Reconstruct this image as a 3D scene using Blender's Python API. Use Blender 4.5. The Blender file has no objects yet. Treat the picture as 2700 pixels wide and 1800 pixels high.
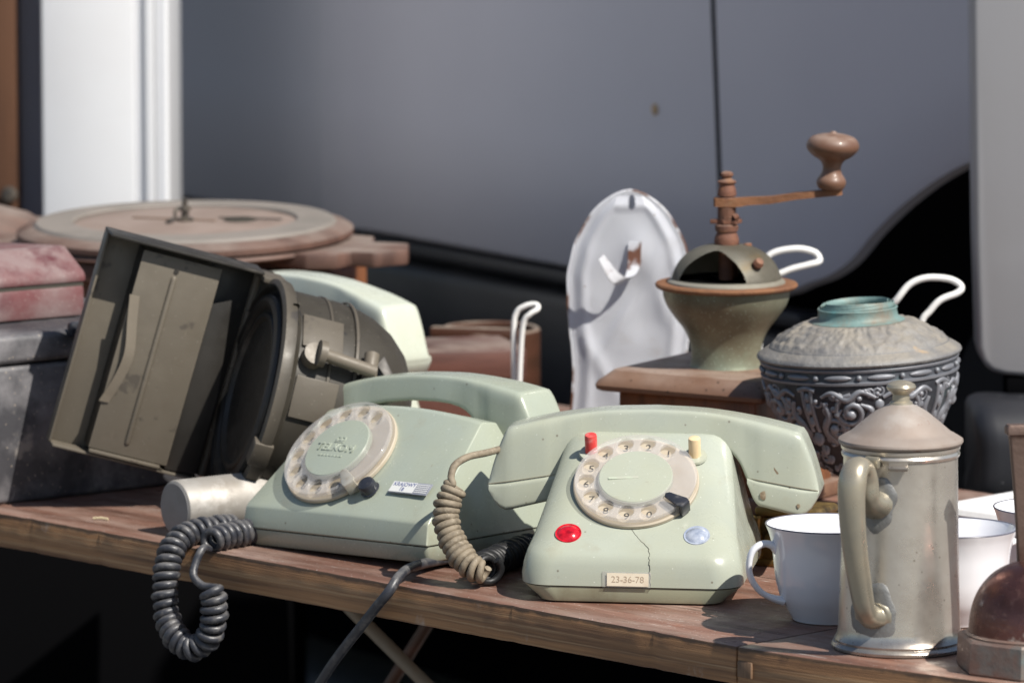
import bpy, bmesh, math, random
from mathutils import Vector, Matrix
random.seed(7)
rad = math.radians

# ------------------------------------------------------------------ camera, sky, sun, exposure
# world origin: table top is z = 0, the ground lies at z = GROUND
GROUND = -0.45
scene = bpy.context.scene
cam_data = bpy.data.cameras.new('camera')
cam = bpy.data.objects.new('camera', cam_data)
scene.collection.objects.link(cam)
cam.location = (0.0, -3.94, 0.698)
cam.rotation_euler = (rad(82.5), 0, 0)
cam_data.sensor_width = 36.0
cam_data.lens = 207.1
cam_data.clip_end = 500
cam_data.dof.use_dof = True
cam_data.dof.focus_distance = 3.99
cam_data.dof.aperture_fstop = 11.0
scene.camera = cam

SUN = Vector((1.0, -0.98, 1.6)).normalized()
world = bpy.data.worlds.new('World')
scene.world = world
world.use_nodes = True
wn = world.node_tree
for n in list(wn.nodes): wn.nodes.remove(n)
sky = wn.nodes.new('ShaderNodeTexSky')
sky.sky_type = 'NISHITA'
sky.sun_disc = False
sky.sun_elevation = math.asin(SUN.z)
sky.sun_rotation = math.atan2(SUN.x, SUN.y)
sky.altitude = 100
sky.air_density = 1.0
sky.dust_density = 1.0
bg = wn.nodes.new('ShaderNodeBackground'); bg.inputs[1].default_value = 0.075
wo = wn.nodes.new('ShaderNodeOutputWorld')
wn.links.new(sky.outputs[0], bg.inputs[0]); wn.links.new(bg.outputs[0], wo.inputs[0])
sun_data = bpy.data.lights.new('sun', 'SUN')
sun_data.energy = 5.0
sun_data.angle = rad(0.53)
sun_data.color = (1.0, 0.955, 0.88)
sun = bpy.data.objects.new('sun', sun_data)
scene.collection.objects.link(sun)
sun.rotation_euler = SUN.to_track_quat('Z', 'Y').to_euler()
sun.location = SUN * 6
vs = scene.view_settings
vs.view_transform = 'Standard'; vs.look = 'None'; vs.exposure = 0.33; vs.gamma = 1.0
vs.use_curve_mapping = False
scene.cycles.max_bounces = 10
scene.cycles.transparent_max_bounces = 12
scene.cycles.caustics_reflective = False
scene.cycles.caustics_refractive = False
scene.cycles.use_denoising = True

COL = scene.collection

# ------------------------------------------------------------------ helpers: objects
def tag(o, label=None, cat=None, group=None, kind=None):
    if label: o['label'] = label
    if cat: o['category'] = cat
    if group: o['group'] = group
    if kind: o['kind'] = kind
    return o

def thing(name, label, cat, loc=(0, 0, 0), rot=(0, 0, 0), group=None):
    o = bpy.data.objects.new(name, None)
    COL.objects.link(o)
    o.empty_display_size = 0.02
    o.location = loc; o.rotation_euler = rot
    return tag(o, label, cat, group)

def put(name, bm, mat, parent=None, loc=(0, 0, 0), rot=(0, 0, 0), k=1.0, smooth=35, recalc=True, mat2=None):
    if recalc: bmesh.ops.recalc_face_normals(bm, faces=bm.faces[:])
    if k != 1.0: bmesh.ops.scale(bm, vec=(k, k, k), verts=bm.verts[:])
    me = bpy.data.meshes.new(name)
    bm.to_mesh(me); bm.free()
    return put_mesh(name, me, mat, parent, loc, rot, smooth, mat2)

def put_mesh(name, me, mat, parent=None, loc=(0, 0, 0), rot=(0, 0, 0), smooth=35, mat2=None):
    me.materials.append(mat)
    if mat2: me.materials.append(mat2)
    if smooth and len(me.polygons):
        me.polygons.foreach_set('use_smooth', [True] * len(me.polygons))
        me.set_sharp_from_angle(angle=rad(smooth))
    o = bpy.data.objects.new(name, me)
    COL.objects.link(o)
    o.location = loc; o.rotation_euler = rot
    if parent: o.parent = parent
    return o

# ------------------------------------------------------------------ helpers: shapes
def bevel(bm, w, seg=2, ang=25):
    if w <= 0: return bm
    es = [e for e in bm.edges if len(e.link_faces) == 2 and e.calc_face_angle(0) > rad(ang)]
    if es:
        bmesh.ops.bevel(bm, geom=es, offset=w, segments=seg, profile=0.5, affect='EDGES', clamp_overlap=True)
    return bm

def box(sx, sy, sz, c=(0, 0, 0), bw=0.0, seg=2, bm=None, m=None):
    own = bmesh.new()
    bmesh.ops.create_cube(own, size=1)
    for v in own.verts:
        v.co = Vector((v.co.x * sx, v.co.y * sy, v.co.z * sz))
    bevel(own, bw, seg)
    mm = Matrix.Translation(c) @ (m if m else Matrix.Identity(4))
    own.transform(mm)
    return own if bm is None else merge(bm, own)

def merge(a, b):
    me = bpy.data.meshes.new('tmp'); b.to_mesh(me); b.free()
    a.from_mesh(me); bpy.data.meshes.remove(me)
    return a

def lathe(prof, seg=64, jitter=0.0):
    bm = bmesh.new(); rings = []
    for (r, z) in prof:
        if r < 1e-6: rings.append([bm.verts.new((0, 0, z))])
        else:
            rings.append([bm.verts.new((r * math.cos(2 * math.pi * i / seg) , r * math.sin(2 * math.pi * i / seg), z)) for i in range(seg)])
    for a, b in zip(rings, rings[1:]):
        for i in range(seg):
            j = (i + 1) % seg
            if len(a) == 1 and len(b) == 1: continue
            if len(a) == 1: bm.faces.new((a[0], b[i], b[j]))
            elif len(b) == 1: bm.faces.new((a[i], a[j], b[0]))
            else: bm.faces.new((a[i], a[j], b[j], b[i]))
    return bm

def smooth_prof(pts, n=6):
    return [tuple(p) for p in spline([Vector((r, 0, z)) for r, z in pts], n, flat=True)]

def spline(pts, n=8, flat=False):
    pts = [Vector(p) for p in pts]
    out = []
    for i in range(len(pts) - 1):
        p0 = pts[i - 1] if i else pts[0] * 2 - pts[1]
        p1, p2 = pts[i], pts[i + 1]
        p3 = pts[i + 2] if i + 2 < len(pts) else pts[-1] * 2 - pts[-2]
        for j in range(n):
            t = j / n
            out.append(0.5 * ((2 * p1) + (p2 - p0) * t + (2 * p0 - 5 * p1 + 4 * p2 - p3) * t * t + (3 * p1 - p0 - 3 * p2 + p3) * t ** 3))
    out.append(pts[-1])
    return [(max(p.x, 0.0), p.z) for p in out] if flat else out

def loft(rings, cap=True, closed=True):
    bm = bmesh.new()
    R = [[bm.verts.new(p) for p in r] for r in rings]
    n = len(R[0])
    for a, b in zip(R, R[1:]):
        for i in range(n if closed else n - 1):
            j = (i + 1) % n
            bm.faces.new((a[i], a[j], b[j], b[i]))
    if cap and closed:
        bm.faces.new(list(reversed(R[0]))); bm.faces.new(R[-1])
    return bm

def frames(pts):
    T = []
    for i in range(len(pts)):
        a = pts[max(i - 1, 0)]; b = pts[min(i + 1, len(pts) - 1)]
        T.append((b - a).normalized())
    up = Vector((0, 0, 1)) if abs(T[0].z) < 0.9 else Vector((1, 0, 0))
    N = [(up - T[0] * up.dot(T[0])).normalized()]
    for i in range(1, len(pts)):
        v = N[-1] - T[i] * N[-1].dot(T[i])
        N.append(v.normalized())
    return T, N

def tube(pts, r, seg=10, cap=True, sq=None):
    pts = [Vector(p) for p in pts]
    T, N = frames(pts)
    rings = []
    for i, p in enumerate(pts):
        B = T[i].cross(N[i]); rr = r[i] if isinstance(r, (list, tuple)) else r
        a, b = (rr, rr) if sq is None else (rr * sq[0], rr * sq[1])
        rings.append([p + N[i] * (a * math.cos(2 * math.pi * j / seg)) + B * (b * math.sin(2 * math.pi * j / seg)) for j in range(seg)])
    return loft(rings, cap)

def coil_path(pts, R, turns, per=16, n=24, ramp=0.0):
    c = spline(pts, n)
    L = [0.0]
    for a, b in zip(c, c[1:]): L.append(L[-1] + (b - a).length)
    tot = L[-1]; m = int(turns * per)
    q = []; j = 0
    for i in range(m + 1):
        s = tot * i / m
        while j < len(L) - 2 and L[j + 1] < s: j += 1
        t = (s - L[j]) / max(L[j + 1] - L[j], 1e-9)
        q.append(c[j].lerp(c[j + 1], t))
    T, N = frames(q)
    out = []
    for i, p in enumerate(q):
        a = 2 * math.pi * i / per
        f = i / m
        rr = R(f) if callable(R) else R
        rr *= 1 + 0.07 * math.sin(a * 0.37 + 1.3) + 0.04 * math.sin(a * 0.11)
        a += 0.9 * math.sin(a * 0.09 + 0.7)        # uneven winding
        B = T[i].cross(N[i])
        out.append(p + N[i] * (rr * math.cos(a)) + B * (rr * math.sin(a)))
    return out

def prism(poly, d0, d1, bw=0, axis='y', seg=2):
    bm = bmesh.new()
    def P(a, b, d): return (a, d, b) if axis == 'y' else ((a, b, d) if axis == 'z' else (d, a, b))
    A = [bm.verts.new(P(a, b, d0)) for a, b in poly]
    B = [bm.verts.new(P(a, b, d1)) for a, b in poly]
    n = len(poly)
    bm.faces.new(A); bm.faces.new(list(reversed(B)))
    for i in range(n):
        j = (i + 1) % n
        bm.faces.new((A[i], B[i], B[j], A[j]))
    bmesh.ops.recalc_face_normals(bm, faces=bm.faces[:])
    bevel(bm, bw, seg)
    return bm

def rrect(w0, w1, y0, y1, r, n=8):
    """rounded rectangle ring points (x,y), x in w0..w1, y in y0..y1"""
    out = []
    r = min(r, (w1 - w0) / 2 - 0.01, (y1 - y0) / 2 - 0.01)
    for cx, cy, a0 in ((w1 - r, y0 + r, -90), (w1 - r, y1 - r, 0), (w0 + r, y1 - r, 90), (w0 + r, y0 + r, 180)):
        for i in range(n + 1):
            a = rad(a0 + 90 * i / n)
            out.append((cx + r * math.cos(a), cy + r * math.sin(a)))
    return out

def curve_mesh(splines, extrude=0.0, bev=0.0, res=2):
    """filled flat shape with holes -> mesh"""
    cu = bpy.data.curves.new('tmp', 'CURVE'); cu.dimensions = '2D'; cu.fill_mode = 'BOTH'
    cu.extrude = extrude; cu.bevel_depth = bev; cu.bevel_resolution = res
    for pts in splines:
        sp = cu.splines.new('POLY'); sp.points.add(len(pts) - 1); sp.use_cyclic_u = True
        for p, (x, y) in zip(sp.points, pts): p.co = (x, y, 0, 1)
    return _to_mesh(cu)

def text_mesh(s, size, extrude=0.0, spacing=1.0, bev=0.0):
    cu = bpy.data.curves.new('tmp', 'FONT'); cu.body = s; cu.size = size; cu.extrude = extrude
    cu.align_x = 'CENTER'; cu.align_y = 'CENTER'; cu.space_character = spacing; cu.bevel_depth = bev
    cu.resolution_u = 3
    return _to_mesh(cu)

def _to_mesh(cu):
    o = bpy.data.objects.new('tmp', cu); COL.objects.link(o)
    dg = bpy.context.evaluated_depsgraph_get(); dg.update()
    me = bpy.data.meshes.new_from_object(o.evaluated_get(dg))
    bpy.data.objects.remove(o); bpy.data.curves.remove(cu)
    me.materials.clear()
    return me

def circ(r, n=48, cx=0, cy=0):
    return [(cx + r * math.cos(2 * math.pi * i / n), cy + r * math.sin(2 * math.pi * i / n)) for i in range(n)]

def scale_mesh(me, k):
    me.transform(Matrix.Scale(k, 4)); return me

# ------------------------------------------------------------------ helpers: materials
def M(name, col, rough=0.5, metal=0.0, layers=(), bump=(), coat=0.0, rvar=0.0, spec=0.5, trans=None):
    m = bpy.data.materials.new(name); m.use_nodes = True
    nt = m.node_tree; N = nt.nodes; L = nt.links
    b = N['Principled BSDF']
    tc = N.new('ShaderNodeTexCoord')
    def noise(scale, st=(1, 1, 1), detail=5, dist=0.0, kind='noise', off=0.0):
        mp = N.new('ShaderNodeMapping'); mp.inputs['Scale'].default_value = st
        mp.inputs['Location'].default_value = (off, off * 0.7, off * 1.3)
        L.new(tc.outputs['Object'], mp.inputs[0])
        if kind == 'speck':
            t = N.new('ShaderNodeTexVoronoi'); t.inputs['Scale'].default_value = scale
            t.inputs['Randomness'].default_value = 1
            L.new(mp.outputs[0], t.inputs['Vector'])
            return t.outputs['Distance']
        if kind == 'wave':
            t = N.new('ShaderNodeTexWave'); t.inputs['Scale'].default_value = scale
            t.inputs['Distortion'].default_value = dist; t.inputs['Detail'].default_value = detail
            t.inputs['Detail Scale'].default_value = 1.5
            L.new(mp.outputs[0], t.inputs['Vector'])
            return t.outputs['Fac']
        t = N.new('ShaderNodeTexNoise'); t.inputs['Scale'].default_value = scale
        t.inputs['Detail'].default_value = detail; t.inputs['Roughness'].default_value = 0.6
        t.inputs['Distortion'].default_value = dist
        L.new(mp.outputs[0], t.inputs['Vector'])
        return t.outputs['Fac']
    def ramp(sock, lo, hi, a=0.0, bb=1.0):
        r = N.new('ShaderNodeMapRange'); r.inputs['From Min'].default_value = lo; r.inputs['From Max'].default_value = hi
        r.inputs['To Min'].default_value = a; r.inputs['To Max'].default_value = bb
        L.new(sock, r.inputs[0]); return r.outputs[0]
    cur = None
    for i, ly in enumerate(layers):
        kind = ly.get('kind', 'noise')
        if kind == 'edge':
            g = N.new('ShaderNodeNewGeometry'); s = ramp(g.outputs['Pointiness'], ly['lo'], ly['hi'])
            if ly.get('scale'):
                s2 = ramp(noise(ly['scale'], off=i * 3.1), 0.4, 0.6)
                mu = N.new('ShaderNodeMath'); mu.operation = 'MULTIPLY'; L.new(s, mu.inputs[0]); L.new(s2, mu.inputs[1]); s = mu.outputs[0]
        elif kind == 'up':
            g = N.new('ShaderNodeNewGeometry'); sx = N.new('ShaderNodeSeparateXYZ'); L.new(g.outputs['Normal'], sx.inputs[0])
            s = ramp(sx.outputs[2], ly['lo'], ly['hi'])
            if ly.get('scale'):
                s2 = ramp(noise(ly['scale'], off=i * 3.1), 0.3, 0.6)
                mu = N.new('ShaderNodeMath'); mu.operation = 'MULTIPLY'; L.new(s, mu.inputs[0]); L.new(s2, mu.inputs[1]); s = mu.outputs[0]
        elif kind == 'grad':
            sx = N.new('ShaderNodeSeparateXYZ'); L.new(tc.outputs['Object'], sx.inputs[0])
            s = ramp(sx.outputs[ly.get('ax', 2)], ly['lo'], ly['hi'])
            if ly.get('scale'):
                s2 = noise(ly['scale'], off=i * 3.1)
                ad = N.new('ShaderNodeMath'); ad.operation = 'ADD'; L.new(s, ad.inputs[0]); L.new(s2, ad.inputs[1])
                s = ramp(ad.outputs[0], 0.85, 1.15)
        else:
            s = ramp(noise(ly.get('scale', 10), ly.get('st', (1, 1, 1)), ly.get('detail', 5), ly.get('dist', 0.0), kind, off=i * 3.1 + len(name)), ly['lo'], ly['hi'])
        amt = ly.get('amt', 1.0)
        if amt != 1.0:
            mu = N.new('ShaderNodeMath'); mu.operation = 'MULTIPLY'; mu.inputs[1].default_value = amt
            L.new(s, mu.inputs[0]); s = mu.outputs[0]
        mx = N.new('ShaderNodeMix'); mx.data_type = 'RGBA'
        L.new(s, mx.inputs[0])
        if cur is None: mx.inputs[6].default_value = (*col, 1)
        else: L.new(cur, mx.inputs[6])
        mx.inputs[7].default_value = (*ly['col'], 1)
        cur = mx.outputs[2]
    if cur is None: b.inputs['Base Color'].default_value = (*col, 1)
    else: L.new(cur, b.inputs['Base Color'])
    b.inputs['Metallic'].default_value = metal
    b.inputs['Specular IOR Level'].default_value = spec
    if rvar:
        L.new(ramp(noise(60 if rvar > 0 else 200, off=9.0), 0.3, 0.7, max(rough - abs(rvar), 0.03), rough + abs(rvar)), b.inputs['Roughness'])
    else: b.inputs['Roughness'].default_value = rough
    b.inputs['Coat Weight'].default_value = coat
    b.inputs['Coat Roughness'].default_value = 0.12
    prev = None
    for (sc, st, stg, dist) in bump:
        bp = N.new('ShaderNodeBump'); bp.inputs['Strength'].default_value = stg; bp.inputs['Distance'].default_value = dist
        L.new(noise(sc, st, 6, off=sc), bp.inputs['Height'])
        if prev: L.new(prev, bp.inputs['Normal'])
        prev = bp.outputs[0]
    if prev: L.new(prev, b.inputs['Normal'])
    if trans:   # clear plastic: part of the light passes straight through
        amt, = trans
        t = N.new('ShaderNodeBsdfTransparent'); t.inputs[0].default_value = (*col, 1)
        mixs = N.new('ShaderNodeMixShader'); mixs.inputs[0].default_value = amt
        out = N['Material Output']
        L.new(b.outputs[0], mixs.inputs[1]); L.new(t.outputs[0], mixs.inputs[2])
        L.new(mixs.outputs[0], out.inputs[0])
    return m

DUST = (0.36, 0.31, 0.25)
mat = {}
def phone_mat(name, col, seed):
    return M(name, col, 0.27, 0, [
        dict(col=tuple(c * 0.84 for c in col), scale=12 + seed, lo=0.38, hi=0.72, amt=0.6),
        dict(col=(col[0] * 1.03, col[1] * 0.94, col[2] * 0.72), scale=7 + seed, lo=0.42, hi=0.72, amt=0.45),
        dict(col=(0.30, 0.26, 0.18), scale=30, lo=0.60, hi=0.80, detail=10, amt=0.55),
        dict(col=(0.66, 0.68, 0.62), scale=46, st=(1, 9, 1), lo=0.70, hi=0.76, detail=9, amt=0.35),
        dict(col=(0.70, 0.72, 0.65), scale=170, kind='speck', lo=0.075, hi=0.05, amt=0.7),
        dict(col=(0.13, 0.1, 0.07), scale=70, kind='speck', lo=0.07, hi=0.03, amt=0.8),
        dict(col=(0.22, 0.18, 0.12), scale=120, lo=0.70, hi=0.76, detail=8, amt=0.6),
    ], bump=[(900, (1, 1, 1), 0.04, 0.0005)], rvar=0.08, coat=0.12)
mat['phone'] = phone_mat('sage_green_plastic', (0.39, 0.418, 0.352), 1)
mat['phone_b'] = phone_mat('grey_green_plastic', (0.355, 0.393, 0.328), 2)
mat['phone_base'] = M('base_plastic', (0.36, 0.37, 0.26), 0.4, 0, [dict(col=(0.22, 0.19, 0.12), scale=26, lo=0.5, hi=0.8)], rvar=0.1)
mat['phone_c'] = phone_mat('cream_plastic', (0.53, 0.57, 0.50), 3)
mat['grime'] = M('dark_gap', (0.05, 0.045, 0.035), 0.8)
mat['ringpaper'] = M('cream_dial_plate', (0.45, 0.39, 0.30), 0.55, 0, [dict(col=(0.4, 0.32, 0.22), scale=60, lo=0.5, hi=0.8)])
mat['clear'] = M('yellowed_clear_plastic', (0.92, 0.91, 0.90), 0.10, 0, [dict(col=(0.66, 0.62, 0.59), scale=50, lo=0.35, hi=0.8)], trans=(0.8,), spec=0.8, rvar=0.08)
mat['capjoint'] = M('cap_joint', (0.2, 0.17, 0.12), 0.7)
mat['ink'] = M('ink', (0.07, 0.065, 0.06), 0.5)
mat['blueink'] = M('blue_ink', (0.05, 0.07, 0.22), 0.6)
mat['faded'] = M('faded_ink', (0.42, 0.33, 0.24), 0.6)
mat['paper'] = M('label_paper', (0.72, 0.64, 0.50), 0.7, 0, [dict(col=(0.55, 0.44, 0.32), scale=90, lo=0.5, hi=0.75)])
mat['paperw'] = M('white_label_paper', (0.68, 0.68, 0.66), 0.6)
mat['greylabel'] = M('grey_label', (0.24, 0.25, 0.29), 0.5)
mat['blackplastic'] = M('black_plastic', (0.025, 0.027, 0.035), 0.3, 0, [dict(col=(0.16, 0.15, 0.14), scale=200, lo=0.55, hi=0.8, amt=0.6)])
mat['redbutton'] = M('red_plastic', (0.66, 0.055, 0.05), 0.38, 0, [dict(col=(0.75, 0.4, 0.36), scale=140, lo=0.5, hi=0.75, amt=0.6)])
mat['creambutton'] = M('cream_button_plastic', (0.78, 0.60, 0.36), 0.35, 0, [dict(col=(0.6, 0.44, 0.26), scale=120, lo=0.5, hi=0.8)])
mat['redlens'] = M('red_lens', (0.62, 0.008, 0.02), 0.12, coat=0.8, layers=[dict(col=(0.25, 0.0, 0.005), scale=240, lo=0.4, hi=0.7)])
mat['clearlens'] = M('clear_lens', (0.48, 0.52, 0.60), 0.12, 0.1, coat=0.9, layers=[dict(col=(0.25, 0.29, 0.38), scale=160, lo=0.4, hi=0.7)])
mat['steel'] = M('finger_stop_steel', (0.52, 0.49, 0.42), 0.38, 0.4, [dict(col=(0.4, 0.35, 0.27), scale=200, lo=0.5, hi=0.8)])
mat['rubber'] = M('dusty_black_rubber', (0.028, 0.030, 0.038), 0.4, 0, [
    dict(col=(0.15, 0.142, 0.135), scale=130, lo=0.50, hi=0.74, detail=8, amt=0.75),
    dict(col=(0.21, 0.20, 0.19), kind='up', lo=0.35, hi=1.0, scale=70, amt=0.55)], bump=[(500, (1, 1, 1), 0.25, 0.0008)], rvar=0.1)
mat['tancord'] = M('dirty_tan_cord', (0.25, 0.205, 0.145), 0.7, 0, [
    dict(col=(0.12, 0.095, 0.065), scale=170, lo=0.42, hi=0.7, detail=8), dict(col=(0.38, 0.33, 0.25), scale=320, lo=0.58, hi=0.8)], bump=[(700, (1, 1, 1), 0.35, 0.0008)])
mat['shadecoil'] = M('black_coil', (0.01, 0.01, 0.011), 0.5, 0, [dict(col=(0.05, 0.045, 0.04), scale=150, lo=0.58, hi=0.8)])  # the cord's shade is put into this near-black colour
mat['tabletop'] = M('worn_brown_varnish', (0.205, 0.108, 0.078), 0.42, 0, [
    dict(col=(0.125, 0.062, 0.043), scale=9, st=(0.3, 6, 1), lo=0.42, hi=0.62, detail=10),
    dict(col=(0.36, 0.265, 0.22), scale=13, st=(0.5, 2.2, 1), lo=0.48, hi=0.72, detail=10, amt=0.8),
    dict(col=(0.075, 0.042, 0.032), scale=30, st=(0.35, 4, 1), lo=0.58, hi=0.7, detail=10, amt=0.85),
    dict(col=(0.30, 0.13, 0.08), scale=19, lo=0.6, hi=0.72, detail=8, amt=0.6),
    dict(col=(0.50, 0.45, 0.41), scale=34, st=(0.7, 5, 1), lo=0.645, hi=0.72, detail=10, amt=0.75),
    dict(col=(0.62, 0.58, 0.54), scale=240, kind='speck', lo=0.13, hi=0.07, amt=0.6),
    dict(col=(0.06, 0.04, 0.03), scale=130, kind='speck', lo=0.13, hi=0.06, amt=0.7)],
    bump=[(40, (0.4, 6, 1), 0.35, 0.0012), (300, (1, 1, 1), 0.15, 0.0006)], rvar=0.16)
mat['tableedge'] = M('worn_wood_edge', (0.36, 0.19, 0.085), 0.6, 0, [
    dict(col=(0.15, 0.075, 0.036), scale=11, st=(0.5, 1, 16), lo=0.38, hi=0.62, detail=9),
    dict(col=(0.50, 0.32, 0.17), scale=17, st=(0.25, 1, 22), lo=0.5, hi=0.72, detail=9, amt=0.8),
    dict(col=(0.45, 0.41, 0.37), scale=26, st=(1.6, 1, 1), lo=0.63, hi=0.76, detail=9, amt=0.65),
    dict(col=(0.03, 0.02, 0.015), scale=22, lo=0.6, hi=0.76, detail=8, amt=0.8),
    dict(col=(0.03, 0.022, 0.017), kind='grad', ax=2, lo=-0.006, hi=0.0, scale=60, amt=0.8)],
    bump=[(60, (0.3, 1, 18), 0.45, 0.0015)])
mat['darkwood'] = M('dark_wood', (0.085, 0.036, 0.022), 0.45, 0, [
    dict(col=(0.055, 0.026, 0.016), scale=8, st=(1, 1, 9), lo=0.4, hi=0.65, detail=8),
    dict(col=DUST, kind='up', lo=0.3, hi=1.0, scale=25, amt=0.7)], bump=[(40, (1, 1, 8), 0.2, 0.001)])
mat['redwood'] = M('orange_brown_wood', (0.25, 0.095, 0.038), 0.4, 0, [
    dict(col=(0.12, 0.045, 0.02), scale=10, st=(9, 9, 1), lo=0.4, hi=0.7, detail=8),
    dict(col=(0.05, 0.03, 0.02), scale=90, kind='speck', lo=0.1, hi=0.05, amt=0.8)], bump=[(60, (9, 9, 1), 0.2, 0.001)])
mat['grinderwood'] = M('wormholed_brown_wood', (0.21, 0.118, 0.072), 0.55, 0, [
    dict(col=(0.13, 0.065, 0.042), scale=9, st=(0.6, 6, 3), lo=0.4, hi=0.7, detail=8),
    dict(col=(0.33, 0.25, 0.2), kind='up', lo=0.5, hi=1.0, scale=30, amt=0.75),
    dict(col=(0.05, 0.03, 0.02), scale=120, kind='speck', lo=0.16, hi=0.1, amt=0.85)], bump=[(120, (1, 1, 1), 0.4, 0.0012)])
mat['clockwood'] = M('dusty_pinkish_wood', (0.125, 0.066, 0.049), 0.6, 0, [
    dict(col=(0.07, 0.035, 0.026), scale=9, st=(0.5, 7, 1), lo=0.42, hi=0.62, detail=10),
    dict(col=(0.235, 0.19, 0.162), kind='up', lo=0.6, hi=1.0, scale=16, amt=0.85)], bump=[(50, (0.6, 6, 1), 0.2, 0.001)])
mat['dialring'] = M('dusty_grey_ring', (0.215, 0.19, 0.168), 0.7, 0, [dict(col=(0.165, 0.15, 0.132), scale=20, lo=0.45, hi=0.7, detail=9)])
mat['dialcentre'] = M('faded_pink_centre', (0.255, 0.198, 0.168), 0.7, 0, [dict(col=(0.19, 0.14, 0.115), scale=18, lo=0.42, hi=0.7, detail=9)])
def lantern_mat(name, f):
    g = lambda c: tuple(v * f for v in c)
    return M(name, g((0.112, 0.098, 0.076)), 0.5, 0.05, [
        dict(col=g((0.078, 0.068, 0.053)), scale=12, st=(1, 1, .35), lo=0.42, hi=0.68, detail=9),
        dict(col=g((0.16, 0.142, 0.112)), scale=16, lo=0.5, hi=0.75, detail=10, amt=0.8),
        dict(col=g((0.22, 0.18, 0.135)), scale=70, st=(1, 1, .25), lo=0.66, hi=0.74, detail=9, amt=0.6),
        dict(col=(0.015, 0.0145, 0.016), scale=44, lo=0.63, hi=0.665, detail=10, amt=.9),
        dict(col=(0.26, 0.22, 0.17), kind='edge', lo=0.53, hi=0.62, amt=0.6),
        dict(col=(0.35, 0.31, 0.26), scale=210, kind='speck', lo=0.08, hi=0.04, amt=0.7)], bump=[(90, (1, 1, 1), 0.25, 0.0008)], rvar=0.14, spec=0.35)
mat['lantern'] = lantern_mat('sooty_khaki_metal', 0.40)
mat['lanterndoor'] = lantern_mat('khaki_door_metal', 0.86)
mat['lanternfront_shade'] = M('dark_khaki_metal', (0.04, 0.036, 0.031), 0.45, 0.25, [dict(col=(0.025, 0.023, 0.02), scale=14, lo=0.4, hi=0.7, detail=8), dict(col=(0.13, 0.115, 0.095), scale=30, lo=0.6, hi=0.8, detail=8, amt=.7)], rvar=0.12)  # dark front plate metal; on the door parts it stands in for shade
mat['lanterndark'] = M('dark_oxidised_metal', (0.05, 0.045, 0.04), 0.5, 0.3, [dict(col=(0.16, 0.13, 0.1), scale=40, lo=0.5, hi=0.75)], rvar=0.15)
mat['alu'] = M('corroded_aluminium', (0.36, 0.34, 0.31), 0.55, 0.25, [
    dict(col=(0.27, 0.24, 0.205), scale=26, lo=0.4, hi=0.7, detail=9), dict(col=(0.55, 0.52, 0.48), scale=60, lo=0.5, hi=0.75, detail=9),
    dict(col=(0.17, 0.15, 0.14), scale=90, lo=0.64, hi=0.75, detail=9, amt=0.7)], bump=[(90, (1, 1, 1), 0.25, 0.001)])
mat['redbox'] = M('dusty_red_leatherette', (0.15, 0.052, 0.054), 0.65, 0, [
    dict(col=(0.22, 0.155, 0.15), scale=18, lo=0.38, hi=0.58, detail=10), dict(col=(0.095, 0.024, 0.03), scale=26, lo=0.52, hi=0.66, detail=10),
    dict(col=(0.33, 0.17, 0.09), scale=24, lo=0.66, hi=0.72, amt=0.7),
    dict(col=(0.42, 0.36, 0.33), scale=260, kind='speck', lo=0.16, hi=0.08, amt=0.6)], bump=[(300, (1, 1, 1), 0.3, 0.001)])
mat['blackbox'] = M('scuffed_black_leatherette', (0.05, 0.049, 0.054), 0.5, 0, [
    dict(col=(0.21, 0.20, 0.205), scale=14, lo=0.46, hi=0.66, detail=9), dict(col=(0.035, 0.035, 0.04), scale=22, lo=0.54, hi=0.66, detail=7),
    dict(col=(0.42, 0.35, 0.28), scale=190, kind='speck', lo=0.17, hi=0.07, amt=0.65), dict(col=(0.3, 0.27, 0.24), scale=26, lo=0.64, hi=0.7, detail=10, amt=.6)], bump=[(300, (1, 1, 1), 0.35, 0.001)])
mat['rust'] = M('rusty_iron', (0.185, 0.078, 0.046), 0.75, 0.1, [
    dict(col=(0.10, 0.045, 0.033), scale=60, lo=0.42, hi=0.68, detail=9), dict(col=(0.30, 0.14, 0.06), scale=110, lo=0.55, hi=0.75, detail=9),
    dict(col=(0.3, 0.25, 0.2), kind='up', lo=0.4, hi=1, scale=90, amt=0.35)], bump=[(240, (1, 1, 1), 0.6, 0.0015)])
mat['rustorange'] = M('orange_rust', (0.215, 0.095, 0.042), 0.8, 0.05, [
    dict(col=(0.16, 0.07, 0.035), scale=70, lo=0.42, hi=0.68, detail=9), dict(col=(0.25, 0.21, 0.13), scale=45, lo=0.58, hi=0.75, detail=9)], bump=[(200, (1, 1, 1), 0.7, 0.0015)])
mat['greenbrass'] = M('verdigris_brass_bowl', (0.27, 0.275, 0.195), 0.42, 0.3, [
    dict(col=(0.135, 0.115, 0.075), scale=9, lo=0.42, hi=0.65, detail=7), dict(col=(0.26, 0.32, 0.24), scale=17, lo=0.52, hi=0.75, detail=8, amt=0.8),
    dict(col=(0.42, 0.5, 0.40), scale=330, kind='speck', lo=0.22, hi=0.12, amt=0.55),
    dict(col=(0.12, 0.35, 0.34), scale=24, lo=0.7, hi=0.78, detail=7)], bump=[(200, (1, 1, 1), 0.12, 0.001)], rvar=0.1)
mat['domemetal'] = M('dull_grey_brass', (0.30, 0.28, 0.23), 0.55, 0.3, [
    dict(col=(0.17, 0.145, 0.1), scale=16, lo=0.45, hi=0.7, detail=8), dict(col=(0.29, 0.21, 0.1), scale=20, lo=0.62, hi=0.75, detail=8)], bump=[(160, (1, 1, 1), 0.15, 0.001)])
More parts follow.
